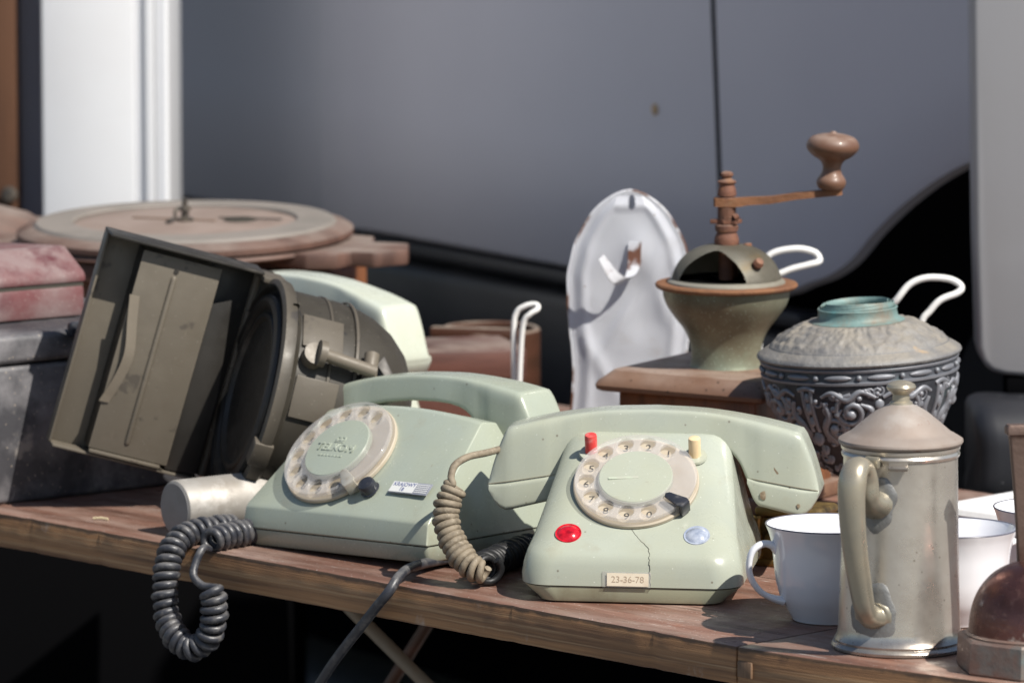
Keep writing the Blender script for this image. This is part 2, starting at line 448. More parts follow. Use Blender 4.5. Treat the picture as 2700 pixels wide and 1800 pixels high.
mat['woodknob'] = M('turned_wood_knob', (0.15, 0.072, 0.04), 0.5, 0, [
    dict(col=(0.12, 0.055, 0.032), scale=14, st=(1, 1, 4), lo=0.42, hi=0.7, detail=8), dict(col=(0.38, 0.3, 0.25), kind='up', lo=0.2, hi=0.9, scale=70, amt=0.5)], coat=0.1)
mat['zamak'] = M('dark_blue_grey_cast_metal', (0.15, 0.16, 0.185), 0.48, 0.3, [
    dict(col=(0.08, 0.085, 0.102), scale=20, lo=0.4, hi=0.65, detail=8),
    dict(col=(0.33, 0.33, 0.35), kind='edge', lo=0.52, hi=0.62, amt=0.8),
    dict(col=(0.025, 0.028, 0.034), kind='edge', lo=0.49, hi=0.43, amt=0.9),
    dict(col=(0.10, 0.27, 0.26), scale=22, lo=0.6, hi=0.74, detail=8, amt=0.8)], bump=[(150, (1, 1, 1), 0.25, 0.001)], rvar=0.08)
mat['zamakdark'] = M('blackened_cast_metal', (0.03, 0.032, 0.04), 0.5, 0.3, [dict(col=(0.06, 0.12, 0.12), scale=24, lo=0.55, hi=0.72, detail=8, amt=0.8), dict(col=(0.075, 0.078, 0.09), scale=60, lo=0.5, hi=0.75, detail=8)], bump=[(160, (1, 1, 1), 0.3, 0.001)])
mat['zamaklid'] = M('dusty_grey_cast_lid', (0.21, 0.205, 0.20), 0.65, 0.25, [
    dict(col=(0.12, 0.12, 0.13), scale=24, lo=0.45, hi=0.7, detail=9), dict(col=(0.36, 0.315, 0.25), kind='up', lo=0.5, hi=1, scale=40, amt=0.85),
    dict(col=(0.4, 0.3, 0.2), scale=70, lo=0.66, hi=0.76, detail=8)], bump=[(90, (1, 1, 1), 0.6, 0.003), (26, (1, 1, 1), 0.5, 0.006)])
mat['turq'] = M('turquoise_verdigris', (0.17, 0.26, 0.245), 0.6, 0.15, [
    dict(col=(0.20, 0.17, 0.13), scale=30, lo=0.46, hi=0.6, detail=8), dict(col=(0.13, 0.33, 0.335), scale=34, lo=0.56, hi=0.7, detail=8)], bump=[(180, (1, 1, 1), 0.5, 0.001)])
mat['pewter'] = M('worn_pewter', (0.64, 0.60, 0.535), 0.31, 0.75, [
    dict(col=(0.42, 0.37, 0.315), scale=9, lo=0.42, hi=0.7, detail=9), dict(col=(0.24, 0.20, 0.165), scale=20, lo=0.62, hi=0.76, detail=9, amt=.8), dict(col=(0.2, 0.17, 0.15), kind='grad', ax=2, lo=.022, hi=.002, scale=50, amt=.55), dict(col=(0.56, 0.53, 0.49), scale=26, st=(1, 1, .12), lo=0.45, hi=0.75, detail=8, amt=0.6),
    dict(col=(0.2, 0.16, 0.12), scale=120, kind='speck', lo=0.1, hi=0.05, amt=0.8)], bump=[(90, (1, 1, 1), 0.16, 0.001), (22, (1, 1, 1), 0.12, 0.004)], rvar=0.1)
mat['pewterlid'] = M('pinkish_tarnished_pewter', (0.35, 0.30, 0.262), 0.6, 0.25, [
    dict(col=(0.27, 0.205, 0.165), scale=16, lo=0.42, hi=0.7, detail=8), dict(col=(0.20, 0.08, 0.055), scale=95, lo=0.64, hi=0.70, detail=8), dict(col=(0.45, 0.42, 0.39), scale=30, lo=0.56, hi=0.75, detail=9, amt=.6)], bump=[(120, (1, 1, 1), 0.2, 0.001)])
mat['pewterhandle'] = M('greenish_pewter', (0.42, 0.37, 0.28), 0.33, 0.55, [
    dict(col=(0.3, 0.29, 0.24), scale=14, lo=0.42, hi=0.7, detail=8), dict(col=(0.22, 0.32, 0.29), scale=40, lo=0.64, hi=0.76, detail=8, amt=0.7)], rvar=0.1)
mat['solder'] = M('grey_solder', (0.22, 0.22, 0.215), 0.5, 0.6, [dict(col=(0.3, 0.3, 0.29), scale=50, lo=0.45, hi=0.7, detail=8)], bump=[(90, (1, 1, 1), 0.5, 0.002)])
mat['porcelain'] = M('white_porcelain', (0.80, 0.80, 0.83), 0.12, 0, coat=0.6, spec=0.6)
mat['rimline'] = M('grey_rim_line', (0.12, 0.12, 0.15), 0.3)
mat['copper'] = M('oxidised_copper', (0.20, 0.09, 0.078), 0.24, 0.85, [
    dict(col=(0.12, 0.055, 0.042), scale=26, lo=0.42, hi=0.66, detail=9), dict(col=(0.60, 0.47, 0.41), scale=44, lo=0.585, hi=0.66, detail=11),
    dict(col=(0.33, 0.17, 0.13), scale=150, lo=0.55, hi=0.75, detail=8)], bump=[(130, (1, 1, 1), 0.4, 0.0015)], rvar=0.12)
mat['copperbase'] = M('patinated_copper_base', (0.24, 0.16, 0.13), 0.55, 0.45, [
    dict(col=(0.18, 0.25, 0.245), scale=20, lo=0.46, hi=0.66, detail=9), dict(col=(0.22, 0.115, 0.08), scale=34, lo=0.55, hi=0.72, detail=9),
    dict(col=(0.07, 0.05, 0.042), scale=46, lo=0.6, hi=0.75, detail=9)], bump=[(110, (1, 1, 1), 0.45, 0.0015)])
mat['enamel'] = M('chipped_white_enamel', (0.75, 0.765, 0.81), 0.3, 0, [
    dict(col=(0.46, 0.40, 0.34), scale=16, lo=0.60, hi=0.80, detail=9, amt=0.55),
    dict(col=(0.2, 0.1, 0.06), scale=80, kind='speck', lo=0.07, hi=0.03, amt=0.8)], coat=0.25)
mat['rustrim'] = M('rust_spotted_enamel_rim', (0.62, 0.62, 0.65), 0.4, 0, [dict(col=(0.14, 0.06, 0.035), scale=34, lo=0.50, hi=0.56, detail=8)], bump=[(200, (1, 1, 1), 0.4, 0.001)])
mat['whitewire'] = M('white_coated_wire', (0.80, 0.79, 0.76), 0.4, 0, [dict(col=(0.3, 0.15, 0.07), scale=26, lo=0.68, hi=0.72, detail=7)])
mat['whitepaint'] = M('flaking_white_paint', (0.74, 0.74, 0.74), 0.5, 0, [
    dict(col=(0.42, 0.36, 0.3), scale=30, lo=0.6, hi=0.68, detail=9), dict(col=(0.55, 0.54, 0.53), scale=9, lo=0.5, hi=0.75)], bump=[(120, (1, 1, 1), 0.4, 0.001)])
mat['brass'] = M('aged_brass', (0.42, 0.28, 0.10), 0.4, 0.8, [dict(col=(0.12, 0.08, 0.04), scale=60, lo=0.45, hi=0.65, detail=8), dict(col=(0.2, 0.34, 0.32), scale=50, lo=0.64, hi=0.74)], rvar=0.1)
mat['vanpaint'] = M('grey_van_paint', (0.545, 0.54, 0.60), 0.5, 0.05, [
    dict(col=(0.505, 0.50, 0.555), scale=1.6, lo=0.4, hi=0.7), dict(col=(0.55, 0.55, 0.58), scale=7, st=(1.5, 1, 0.25), lo=0.62, hi=0.85, detail=9, amt=0.4), dict(col=(0.62, 0.61, 0.6), scale=22, st=(3, 1, .12), lo=0.68, hi=0.74, detail=10, amt=0.5)], coat=0.12)
mat['carpaint'] = M('silver_grey_paint', (0.30, 0.297, 0.31), 0.4, 0.2, [dict(col=(0.29, 0.285, 0.29), scale=7, lo=0.4, hi=0.7)], coat=0.3)
mat['blacktrim'] = M('black_rubber_trim', (0.02, 0.021, 0.026), 0.42, 0, [dict(col=(0.045, 0.045, 0.05), scale=9, lo=0.45, hi=0.75)])
mat['bumper'] = M('weathered_black_bumper', (0.012, 0.013, 0.017), 0.5, 0, [dict(col=(0.022, 0.022, 0.026), scale=12, lo=0.45, hi=0.75), dict(col=(0.3, 0.3, 0.3), scale=50, kind='speck', lo=0.06, hi=0.03)])
mat['liner_shade'] = M('wheel_arch_liner', (0.004, 0.004, 0.0045), 0.95, 0, spec=0.0)  # arch liner black, also used in place of shade under table and van
mat['tyre'] = M('tyre_rubber', (0.015, 0.015, 0.016), 0.85, 0, spec=0.2)
mat['glass'] = M('dark_window_glass', (0.03, 0.035, 0.04), 0.05, 0, coat=1.0)
mat['cabinet'] = M('white_lacquer', (0.80, 0.81, 0.83), 0.4, 0, [dict(col=(0.74, 0.74, 0.75), scale=4, lo=0.45, hi=0.75)])
mat['cabinetshade'] = M('grey_board', (0.36, 0.36, 0.40), 0.6, 0, [dict(col=(0.28, 0.28, 0.31), scale=8, st=(1, 1, 0.3), lo=0.4, hi=0.7)])  # shade of the cabinet's side return given as a grey colour
mat['brownboard'] = M('brown_board', (0.12, 0.055, 0.028), 0.55, 0, [dict(col=(0.06, 0.028, 0.016), scale=6, st=(6, 6, 0.6), lo=0.4, hi=0.7, detail=8)])
mat['asphalt'] = M('paving', (0.17, 0.165, 0.16), 0.9, 0, [dict(col=(0.23, 0.225, 0.215), scale=40, lo=0.45, hi=0.7, detail=9), dict(col=(0.12, 0.11, 0.1), scale=1.4, lo=0.5, hi=0.8, amt=0.5)], bump=[(150, (1, 1, 1), 0.6, 0.004)])
mat['leg'] = M('grey_metal_strut', (0.24, 0.21, 0.17), 0.6, 0, [dict(col=(0.24, 0.19, 0.14), scale=10, st=(6, 6, 1), lo=0.4, hi=0.7)])
mat['rustspot'] = M('rust_spot', (0.52, 0.36, 0.2), 0.8)
mat['blockwood'] = M('reddish_block_wood', (0.12, 0.048, 0.034), 0.5, 0, [dict(col=(0.06, 0.024, 0.018), scale=9, st=(1, 1, 8), lo=0.42, hi=0.65, detail=9), dict(col=(0.24, 0.185, 0.155), kind='up', lo=0.5, hi=1.0, scale=25, amt=0.85)])
mat['straw'] = M('straw', (0.55, 0.47, 0.3), 0.7)
mat['tenon'] = M('tenon_wood', (0.2, 0.12, 0.07), 0.6, 0, [dict(col=(0.1, 0.06, 0.035), scale=40, st=(6, 6, 1), lo=0.4, hi=0.7)])

# ================================================================== THE SETTING
bm = bmesh.new()
bmesh.ops.create_grid(bm, x_segments=2, y_segments=2, size=60)
g = put('ground', bm, mat['asphalt'], loc=(0, 20, GROUND), smooth=0)
tag(g, kind='structure')

# ------------------------------------------------------------------ wooden table
# local x runs along the front edge to the right, local y away from the edge
TA = -45.9
table = thing('wooden_table', 'worn brown wooden table with rough front edge carrying all the bric-a-brac', 'table',
              (0.1459, -0.158, 0), (0, 0, rad(TA)))
TH = 0.0255
def plank(poly, name='plank', top=0.0):
    b = prism(poly, top - TH, top, 0.0016, 'z', 2)
    bmesh.ops.recalc_face_normals(b, faces=b.faces[:])
    for f in b.faces:
        if abs(f.normal.z) < 0.6: f.material_index = 1
    o = put(name, b, mat['tabletop'], table, smooth=30, mat2=mat['tableedge'])
    return o
def wob(x0, x1, y, n=130, amp=0.0005):
    return [(x0 + (x1 - x0) * i / n, y + random.uniform(-amp, amp) + (random.uniform(.0008, .0022) if random.random() < .10 else 0)) for i in range(n + 1)]
for i, (y0, y1, xe) in enumerate(((0, .205, 0), (.2065, .37, 0), (.3715, .60, 0), (.6015, .70, -.62))):      # the back board is shorter than the others
    front = wob(-1.25, xe, y0) if i == 0 else [(-1.25, y0), (xe, y0)]
    plank(front + [(xe, y1), (-1.25, y1)])
plank([(.0012, 0), (.03, .0012), (.06, .0035), (.1, .0085), (.16, .0185), (.22, .03), (.30, .047), (.30, .60), (.0012, .60)], 'end_board')
put('tenon', box(.0125, .004, .011, bw=.0008), mat['tenon'], table, (.0085, .0008, -.0145))
ti = (Matrix.Translation((0.1459, -0.158, 0)) @ Matrix.Rotation(rad(TA), 4, 'Z')).inverted()
for a_, b_, m in (((-.165, .42, -.034), (.27, .30, -.45), 'leg'), ((-.025, .46, -.034), (-.27, .58, -.45), 'darkwood'),
                  ((-.60, .74, -.026), (-.60, .74, -.45), 'darkwood'), ((.38, -.10, -.026), (.38, -.10, -.45), 'darkwood'), ((.46, .25, -.026), (.46, .25, -.45), 'darkwood')):
    put('leg', tube([ti @ Vector(a_), ti @ Vector(b_)], .0048, 12, sq=(1, 1.4)), mat[m], table, smooth=60)

# ------------------------------------------------------------------ grey van behind the table
van = thing('grey_van', 'dull grey van side with a vertical door seam and black sill behind the table', 'van',
            (0.0518, 1.49, GROUND), (0, 0, math.atan2(-.843, .537)))
def bulge(s):
    pts = [(-3, 0), (-.52, 0), (-.455, -.003), (-.43, -.0085), (-.375, -.0075), (-.35, -.0015), (-.30, 0), (3, 0)]
    for (a, u), (c, w) in zip(pts, pts[1:]):
        if a <= s <= c:
            t = (s - a) / (c - a); t = t * t * (3 - 2 * t); return u + (w - u) * t
    return 0
ss = [-2.6, -2, -1.4, -1, -.8, -.65] + [-.56 + .012 * i for i in range(24)] + [-.2, -.05, .1]
rings = []
for zf in [0, .004, .012, .25, .5, .75, .95, 1.0]:
    r = []
    z = .5 + .5 * zf
    inset = .012 if zf == 0 else (.004 if zf == .004 else 0)
    for s in ss + [.2525 - .056 * (z - .5)]:
        r.append((s, bulge(s) + inset - .006 * math.sin(zf * 1.2), z))
    rings.append(r)
b = loft(rings, cap=False, closed=False)
put('rear_side_panel', b, mat['vanpaint'], van, smooth=50, recalc=True)
arch = [(.36, .516), (.381, .524), (.413, .534), (.446, .551), (.477, .576), (.515, .602), (.552, .623), (.588, .64), (.622, .652), (.70, .668), (.78, .672), (.86, .67)]
arch = [(p.x, p.z) for p in spline([Vector((a, 0, c)) for a, c in arch], 4)]
xs = sorted(set([round(.262 + (.86 - .262) * i / 60, 4) for i in range(61)]))
def archz(s):
    if s <= arch[0][0]: return .5 + (.016 * max(0, s - .30) / .06)
    for (a, u), (c, w) in zip(arch, arch[1:]):
        if a <= s <= c: return u + (w - u) * (s - a) / (c - a)
    return arch[-1][1]
rings = []
for zf in [0, .006, .03, .25, .5, .75, 1.0]:
    r = []
    for i, s in enumerate(xs):
        z0 = archz(s); z = z0 + (1.0 - z0) * zf
        if i == 0: s = .2595 - .056 * (z - .5)
        inset = .014 if zf == 0 else (.003 if zf == .006 else 0)
        r.append((s, inset - .006 * math.sin((z - .5) * 2.4), z))
    rings.append(r)
put('front_side_panel', loft(rings, cap=False, closed=False), mat['vanpaint'], van, smooth=50)
put('seam', box(.03, .01, .52, (.244, .012, .74)), mat['liner_shade'], van)
put('sill', box(2.98, .12, .13, (-1.11, .073, .415), .02, 4), mat['blacktrim'], van)
put('sill_lip', box(2.96, .03, .014, (-1.11, .016, .491), .004), mat['bumper'], van)
put('inner_body_shade', box(3.3, 1.5, .93, (-.9, .84, .515)), mat['liner_shade'], van)  # near-black box down to the ground stands in for under-van shade
b = tube([(.78, .06, .31), (.78, .25, .31)], .30, 40); bevel(b, .025, 3, 50)
ty = put('wheel', b, mat['tyre'], van)
put('rim', tube([(.78, .045, .31), (.78, .07, .31)], .19, 32), mat['alu'], ty)
for s0, s1 in ((-2.5, -1.3), (-1.25, .18), (.24, .80)):
    put('window', box(s1 - s0, .02, .40, ((s0 + s1) / 2, .03, 1.23), .01), mat['glass'], van)
put('roof', box(3.46, 1.5, .10, (-.87, .80, 1.49), .04, 3), mat['vanpaint'], van)
for s in (-2.57, -1.275, .21, .84):
    put('pillar', box(.05, .03, .46, (s, .028, 1.22), .005), mat['vanpaint'], van)
put('rust_spot', lathe([(0, .0008), (.0045, .0006), (.0055, 0)], 12), mat['rustspot'], van, (.148, -.0028, .661), (rad(90), 0, 0))

# ------------------------------------------------------------------ vehicle corner at the right edge
car = thing('vehicle_corner', 'light grey vehicle corner panel above a rounded black bumper at the right edge', 'vehicle', (.363, .70, GROUND))
poly = [(.0, 1.25), (.0, .80), (.004, .62), (.0075, .532), (.011, .52), (.018, .513), (.03, .510), (.19, .497), (.19, 1.25)]
put('corner_panel', prism(poly, 0, .05, .006, 'y', 3), mat['carpaint'], car, smooth=40)
pr = rrect(-.06, .06, -.043, .043, .032, 6)
rr = []
for x, s in ((-.003, .82), (.0, .93), (.006, .985), (.014, 1), (.05, 1), (.19, 1)):
    rr.append([(x + .008 * (1 - abs(q) / .05), p * s - .015, q * s + .452) for p, q in pr])
put('bumper', loft(rr), mat['bumper'], car, smooth=40)
put('valance', box(.16, .05, .36, (.1, .03, .235), .01), mat['liner_shade'], car)
put('gap_strip', box(.16, .03, .02, (.11, .018, .499), .003), mat['liner_shade'], car)

# ------------------------------------------------------------------ furniture standing behind on the left
cabt = thing('white_cabinet', 'sunlit white panelled cabinet with grooved right edge standing behind the clock', 'cabinet', (-.37, 1.45, GROUND))
put('front_panel', box(.086, .022, 1.0, (-.019, .011, .93), .004), mat['cabinet'], cabt)
put('carcass', box(.109, .28, 1.0, (-.0055, .165, .93), .004), mat['cabinet'], cabt)
for x, w, y in ((.028, .008, .005), (.037, .009, .0), (.0465, .008, .004)):
    put('moulding', box(w, .024, 1.0, (x, y + .012, .93), .002), mat['cabinet'], cabt)
put('edge_bead', tube([(.0508, .006, .43), (.0508, .006, 1.43)], .0035, 12), mat['cabinet'], cabt)
put('edge_board', box(.022, .02, 1.0, (-.0735, .05, .93), .002), mat['cabinetshade'], cabt)  # side return, its shade painted grey
wd = thing('brown_wardrobe', 'dark brown wooden wardrobe side at the far left behind the white cabinet', 'wardrobe', (-.62, 1.47, GROUND))
put('door', box(.30, .02, 1.0, (.0, 0, .93), .003), mat['brownboard'], wd)
put('carcass', box(.30, .40, 1.0, (-.005, .212, .93), .003), mat['brownboard'], wd)
put('stile', box(.03, .012, 1.0, (.150, -.013, .93), .002), mat['brownboard'], wd)
put('handle', lathe([(0, .012), (.006, .011), (.008, .006), (.004, .002), (.004, 0)], 16), mat['lanterndark'], wd, (.158, -.0195, .575), (rad(90), 0, 0))

pf0 = thing('added_shade_platform', 'added low black platform under the white cabinet, standing in for shade beneath the table', 'platform', (-.62, 1.62, GROUND))  # added block; its black replaces the deep shade below the table
put('deck', box(.85, .50, .02, (0, 0, .418), .003), mat['liner_shade'], pf0)
put('skirt', box(.83, .48, .405, (0, 0, .205), .003), mat['liner_shade'], pf0)

# ================================================================== THINGS ON THE TABLE
# ------------------------------------------------------------------ telephone handset (built in local units, length 785 units)
def interp(pts, x):
    if x <= pts[0][0]: return pts[0][1]
    for (a, u), (c, w) in zip(pts, pts[1:]):
        if x <= c: return u + (w - u) * (x - a) / (c - a)
    return pts[-1][1]
ZT = [(p.x, p.z) for p in spline([Vector((0, 0, 246)), Vector((120, 0, 241)), Vector((230, 0, 225)), Vector((300, 0, 210)), Vector((345, 0, 198))], 6)] + [(353, 187), (366, 158), (378, 124), (387, 90), (392, 66)]
ZB = [(p.x, p.z) for p in spline([Vector((0, 0, 182)), Vector((100, 0, 176)), Vector((165, 0, 158)), Vector((200, 0, 128)), Vector((220, 0, 85)), Vector((238, 0, 40)), Vector((250, 0, 26))], 6)] + [(346, 3), (360, 7), (375, 22), (386, 42), (392, 58)]
HD = [(0, 58), (150, 60), (215, 70), (255, 80), (340, 84), (392, 76)]
def sec(x, z0, z1, hd, n=48, e=8.0, top=0.80):
    out = []
    for i in range(n):
        a = 2 * math.pi * i / n
        c, s = math.cos(a), math.sin(a)
        yy = math.copysign(abs(c) ** (2 / e), c); zz = math.copysign(abs(s) ** (2 / e), s)
        t = (zz + 1) / 2
        out.append((x, yy * hd * (1 - (1 - top) * t), z0 + (z1 - z0) * t))
    return out
HX = [0, 40, 80, 120, 150, 170, 185, 197, 207, 214, 220, 226, 232, 238, 244, 250, 262, 285, 310, 330, 345, 350, 354, 362, 372, 382, 389, 392]
HX = [-x for x in reversed(HX[1:])] + HX
def handset(name, label, kk, m, loc, rot, marks=False):
    t = thing(name, label, 'handset', loc, rot)
    b = loft([sec(x, interp(ZB, abs(x)), interp(ZT, abs(x)), interp(HD, abs(x))) for x in HX])
    o = put('grip', b, m, t, k=kk, smooth=40)
    for sgn in (-1, 1):
        xs = [223, 226, 230, 234, 238, 244, 250, 256, 275, 300, 330, 348, 353, 362, 374, 384, 389]
        r = []
        for x in xs:
            zb = interp(ZB, x); zp = 88 - 24 * (x - 245) / 147
            r.append(sec(sgn * x, zb - 1.6, max(zp, zb + 2), interp(HD, x) * (1.0 + .014) + .8, top=.965))
        put('receiver_cap', loft(r), m, t, k=kk, smooth=40)
        r = []
        for x in [224, 230, 236, 243, 250, 256, 275, 300, 330, 348, 362, 374, 384, 390]:
            zp = 88 - 24 * (x - 245) / 147
            r.append(sec(sgn * x, zp - .6, zp + .9, interp(HD, x) * (1.0 - .2 * .30) + 1.6, top=1))
        put('cap_joint', loft(r), mat['capjoint'], t, k=kk, smooth=40)
    return t

# ------------------------------------------------------------------ dial
def dial(parent, R, kk, m, loc, rot, hole_from, hole_step, stop_deg, stop_mat, inner=.595):
    d = put('dial', lathe([(R * 1.0, 0), (R * 1.0, 7), (R * .985, 9), (R * .3, 9), (0, 9)], 72), mat['ringpaper'], parent, loc, rot, k=kk)
    holes = []
    for i in range(10):
        a = rad(hole_from + hole_step * i)
        holes.append(circ(R * .142, 24, R * .785 * math.cos(a), R * .785 * math.sin(a)))
        s = '1234567890'[i]
        put_mesh('digit', scale_mesh(text_mesh(s, R * .2, .4), kk), mat['ink'], d, (R * .79 * math.cos(a) * kk, R * .79 * math.sin(a) * kk, 9.6 * kk), smooth=0)
    me = curve_mesh([circ(R * .955, 72), circ(R * (inner - .01), 60)] + holes, R * .022, R * .02)
    put_mesh('finger_wheel', scale_mesh(me, kk), mat['clear'], d, (0, 0, 21 * kk), smooth=50)
    put('centre_cap', lathe([(R * inner, 14), (R * inner, 25), (R * (inner - .02), 28), (R * .3, 30), (0, 31)], 64), m, d, k=kk)
    a = rad(stop_deg)
    poly = [(R * .66, -3), (R * .70, -12), (R * 1.0, -17), (R * 1.06, -14), (R * 1.06, 14), (R * 1.0, 17), (R * .70, 6)]
    st = prism(poly, 30, 36, 2, 'z')
    st = box(R * .07, 28, 32, (R * 1.045, 0, 19), 2, bm=st)
    put('finger_stop', st, stop_mat, d, (0, 0, 0), (0, 0, a), k=kk)
    return d

# ------------------------------------------------------------------ angular desk telephone (front width 597 units)
def wedge_phone(name, label, kk, m, loc, rot):
    t = thing(name, label, 'telephone', loc, rot)
    # upper shell: sections across y
    def section(y, zt, hw, crown, z0=52, hb=298):
        pts = [(-hb, y, z0)]
        n = 12
        for i in range(n + 1):
            u = -1 + 2 * i / n
            pts.append((u * hw, y, zt + crown * (1 - u * u)))
        pts.append((hb, y, z0))
        return pts
    secs = [section(0, 56, 298, .5), section(9, 101, 295, 2), section(16, 109, 294, 2), section(130, 205, 271, 12), section(240, 302, 249, 22),
            section(252, 306, 247, 22), section(300, 300, 243, 14), section(330, 262, 241, 4), section(460, 255, 238, 4), section(500, 262, 236, 4), section(618, 205, 230, 3)]
    b = loft(secs)
    bmesh.ops.recalc_face_normals(b, faces=b.faces[:])
    bevel(b, 9, 3, 24)
    body = put('body', b, m, t, k=kk, smooth=40)
    rr = []
    for z, ins in ((12, 14), (16, 10), (46, 3), (49.5, 3)):
        rr.append([(x, y, z) for x, y in rrect(-298 + ins, 298 - ins, ins, 618 - ins, 14, 4)])
    put('base_tray', loft(rr), m, t, k=kk, smooth=40)
    rr = [[(x, y, z) for x, y in rrect(-290, 290, 8, 610, 14, 4)] for z in (47, 54)]
    put('seam', loft(rr), mat['grime'], t, k=kk)
    for sx in (-1, 1):
        for y in (60, 560):
            put('rubber_foot', lathe([(0, 0), (20, 0), (22, 3), (22, 15), (0, 15)], 16), mat['rubber'], t, (sx * 240 * kk, y * kk, 0), k=kk)
    return t, body

# ---------------- telephone with the embossed dial, rear left
K2 = 0.000308
P2 = (-0.1262, 0.1799, 0.0)
ph2, body2 = wedge_phone('desk_telephone', 'grey-green angular rotary telephone with clear dial and KRAJOWY label, at the table edge', K2, mat['phone_b'],
                  P2, (0, rad(-2.0), rad(-43)))
SL = math.atan2(302 - 107, 240 - 8)          # slope of the dial face
def face2(u, v, h=0):                        # u across, v up the slope from the front edge, h above it
    y = 8 + v * math.cos(SL) - h * math.sin(SL); z = 108 + v * math.sin(SL) + h * math.cos(SL) + 12 * (v / 300)
    return (u * K2, y * K2, z * K2)
SL2 = SL + math.atan(12 / 300)
d2 = dial(ph2, 147, K2, mat['phone_b'], face2(-92, 162, 2), (SL2, 0, rad(0)), 62, 26.5, -42, mat['steel'])
d2.rotation_euler = (SL2, 0, 0)
put_mesh('embossed_lettering', scale_mesh(text_mesh('TELKOM', 30, .9, 1.05, .5), K2), mat['phone_b'], d2, (0, -3 * K2, 31 * K2), (0, 0, 0), smooth=0)
put_mesh('embossed_emblem', scale_mesh(curve_mesh([circ(8, 16, -7, 24), circ(8, 16, 7, 24), circ(4, 12, -7, 24), circ(4, 12, 7, 24), [(-14, 13), (14, 13), (14, 15), (-14, 15)]], .9, .4), K2), mat['phone_b'], d2, (0, 0, 30.6 * K2), smooth=0)
put_mesh('embossed_line', scale_mesh(curve_mesh([[(x, -29), (x + 7, -29), (x + 7, -24), (x, -24)] for x in range(-38, 36, 11)], .5, .3), K2), mat['phone_b'], d2, (0, 0, 30.6 * K2), smooth=0)
kn = put('earth_button', lathe([(0, 26), (15, 26), (19, 24), (21, 20), (21, 2), (24, 0)], 32), mat['blackplastic'], ph2, face2(63, 72, 3), (SL2, 0, 0), k=K2)
lab = put('label', box(122, 34, 3, bw=1), mat['clear'], ph2, face2(182, 86, 3.5), (SL2, 0, 0), k=K2)
lab.data.materials[0] = mat['greylabel']
put('paper_slip', box(74, 30, 1, (-22, 0, 2.2)), mat['paperw'], lab, k=K2, smooth=0)
put_mesh('lettering', scale_mesh(text_mesh('KRAJOWY', 15, .2, 1.0), K2), mat['blueink'], lab, (-20 * K2, 7 * K2, 3.0 * K2), smooth=0)
put_mesh('lettering', scale_mesh(text_mesh('18', 15, .2), K2), mat['blueink'], lab, (-22 * K2, -7 * K2, 3.0 * K2), smooth=0)
b = None
for r_ in range(5):
    for c_ in range(6):
        x = 21 + c_ * 6.6; y = 11 - r_ * 5.4
        b = box(5.2, 2.2, .6, (x, y, 2.0), bm=b) if b else box(5.2, 2.2, .6, (x, y, 2.0))
put('printed_grid', b, mat['paperw'], lab, k=K2, smooth=0)

hs2 = handset('telephone_handset', 'grey-green handset resting on the angular telephone at the table edge', .000295, mat['phone_b'],
              (-.0590, .276, .0475), (0, rad(-5.5), rad(-38)))

# ---------------- front telephone
K1 = 0.000295
ph1 = thing('office_telephone', 'sage green rotary telephone with red and cream buttons and cracked front, nearest the camera', 'telephone', (.0793, -.0054, 0), (0, 0, rad(-8)))
def ringz(z, w, y0, y1, r): return [(x, y, z) for x, y in rrect(-w, w, y0, y1, r, 10)]
rings = [ringz(40, 250, 4, 556, 66), ringz(42, 256, 0, 560, 70), ringz(62, 258, 2, 560, 72), ringz(88, 254, 5, 559, 74), ringz(104, 250, 10, 558, 76),
         ringz(114, 247, 17, 557, 77), ringz(122, 244, 27, 556, 78), ringz(140, 237, 52, 553, 80), ringz(200, 222, 138, 545, 84), ringz(260, 208, 224, 535, 86),
         ringz(310, 197, 296, 525, 86), ringz(328, 192, 322, 520, 82), ringz(338, 185, 338, 512, 76), ringz(344, 175, 352, 500, 66), ringz(346, 160, 366, 488, 56)]
put('body', loft(rings), mat['phone'], ph1, k=K1, smooth=50)
rings = [ringz(3, 206, 16, 520, 40), ringz(5, 212, 10, 528, 44), ringz(12, 218, 7, 536, 50), ringz(36, 250, 3, 556, 68), ringz(38.5, 251, 3, 556, 68)]
put('base_plate', loft(rings), mat['phone_base'], ph1, k=K1, smooth=40)
put('seam', loft([ringz(34, 246, 6, 552, 64), ringz(42.5, 246, 6, 552, 64)]), mat['grime'], ph1, k=K1)
for sx in (-1, 1):
    for y in (60, 480): put('rubber_foot', lathe([(0, 0), (16, 0), (16, 6), (0, 6)], 16), mat['rubber'], ph1, (sx * 160 * K1, y * K1, 0), k=K1)
SA = math.atan2(310 - 122, 296 - 27)
def face1(u, v, h=0):
    y = 27 + v * math.cos(SA) - h * math.sin(SA); z = 122 + v * math.sin(SA) + h * math.cos(SA)
    return (u * K1, y * K1, z * K1)
d1 = dial(ph1, 147, K1, mat['phone'], face1(-8, 216, 2), (SA, 0, 0), 55, 26.2, -37, mat['blackplastic'])
put('dial_scuff', box(70, 7, .5, (-28, -6, 31), bw=0), mat['paper'], d1, rot=(0, 0, rad(5)), k=K1, smooth=0).data.materials[0] = M('dirt_smear', (0.40, 0.40, 0.33), .6, layers=[dict(col=(0.42, 0.465, 0.36), scale=140, lo=.4, hi=.6)])
for x, v, m, nm in ((-124, 318, 'redbutton', 'red_button'), (120, 314, 'creambutton', 'cream_button')):
    c = put('button_collar', lathe([(0, 0), (28, 0), (29, 3), (27, 7), (18, 8), (0, 8)], 40), mat['phone'], ph1, face1(x, v, 0), (SA - .05, 0, 0), k=K1)
    put(nm, lathe([(0, 53), (10, 53), (13.5, 51), (14.5, 47), (14.5, 4), (0, 4)], 32), mat[m], c, (0, 0, 0), (rad(-14), 0, 0), k=K1)
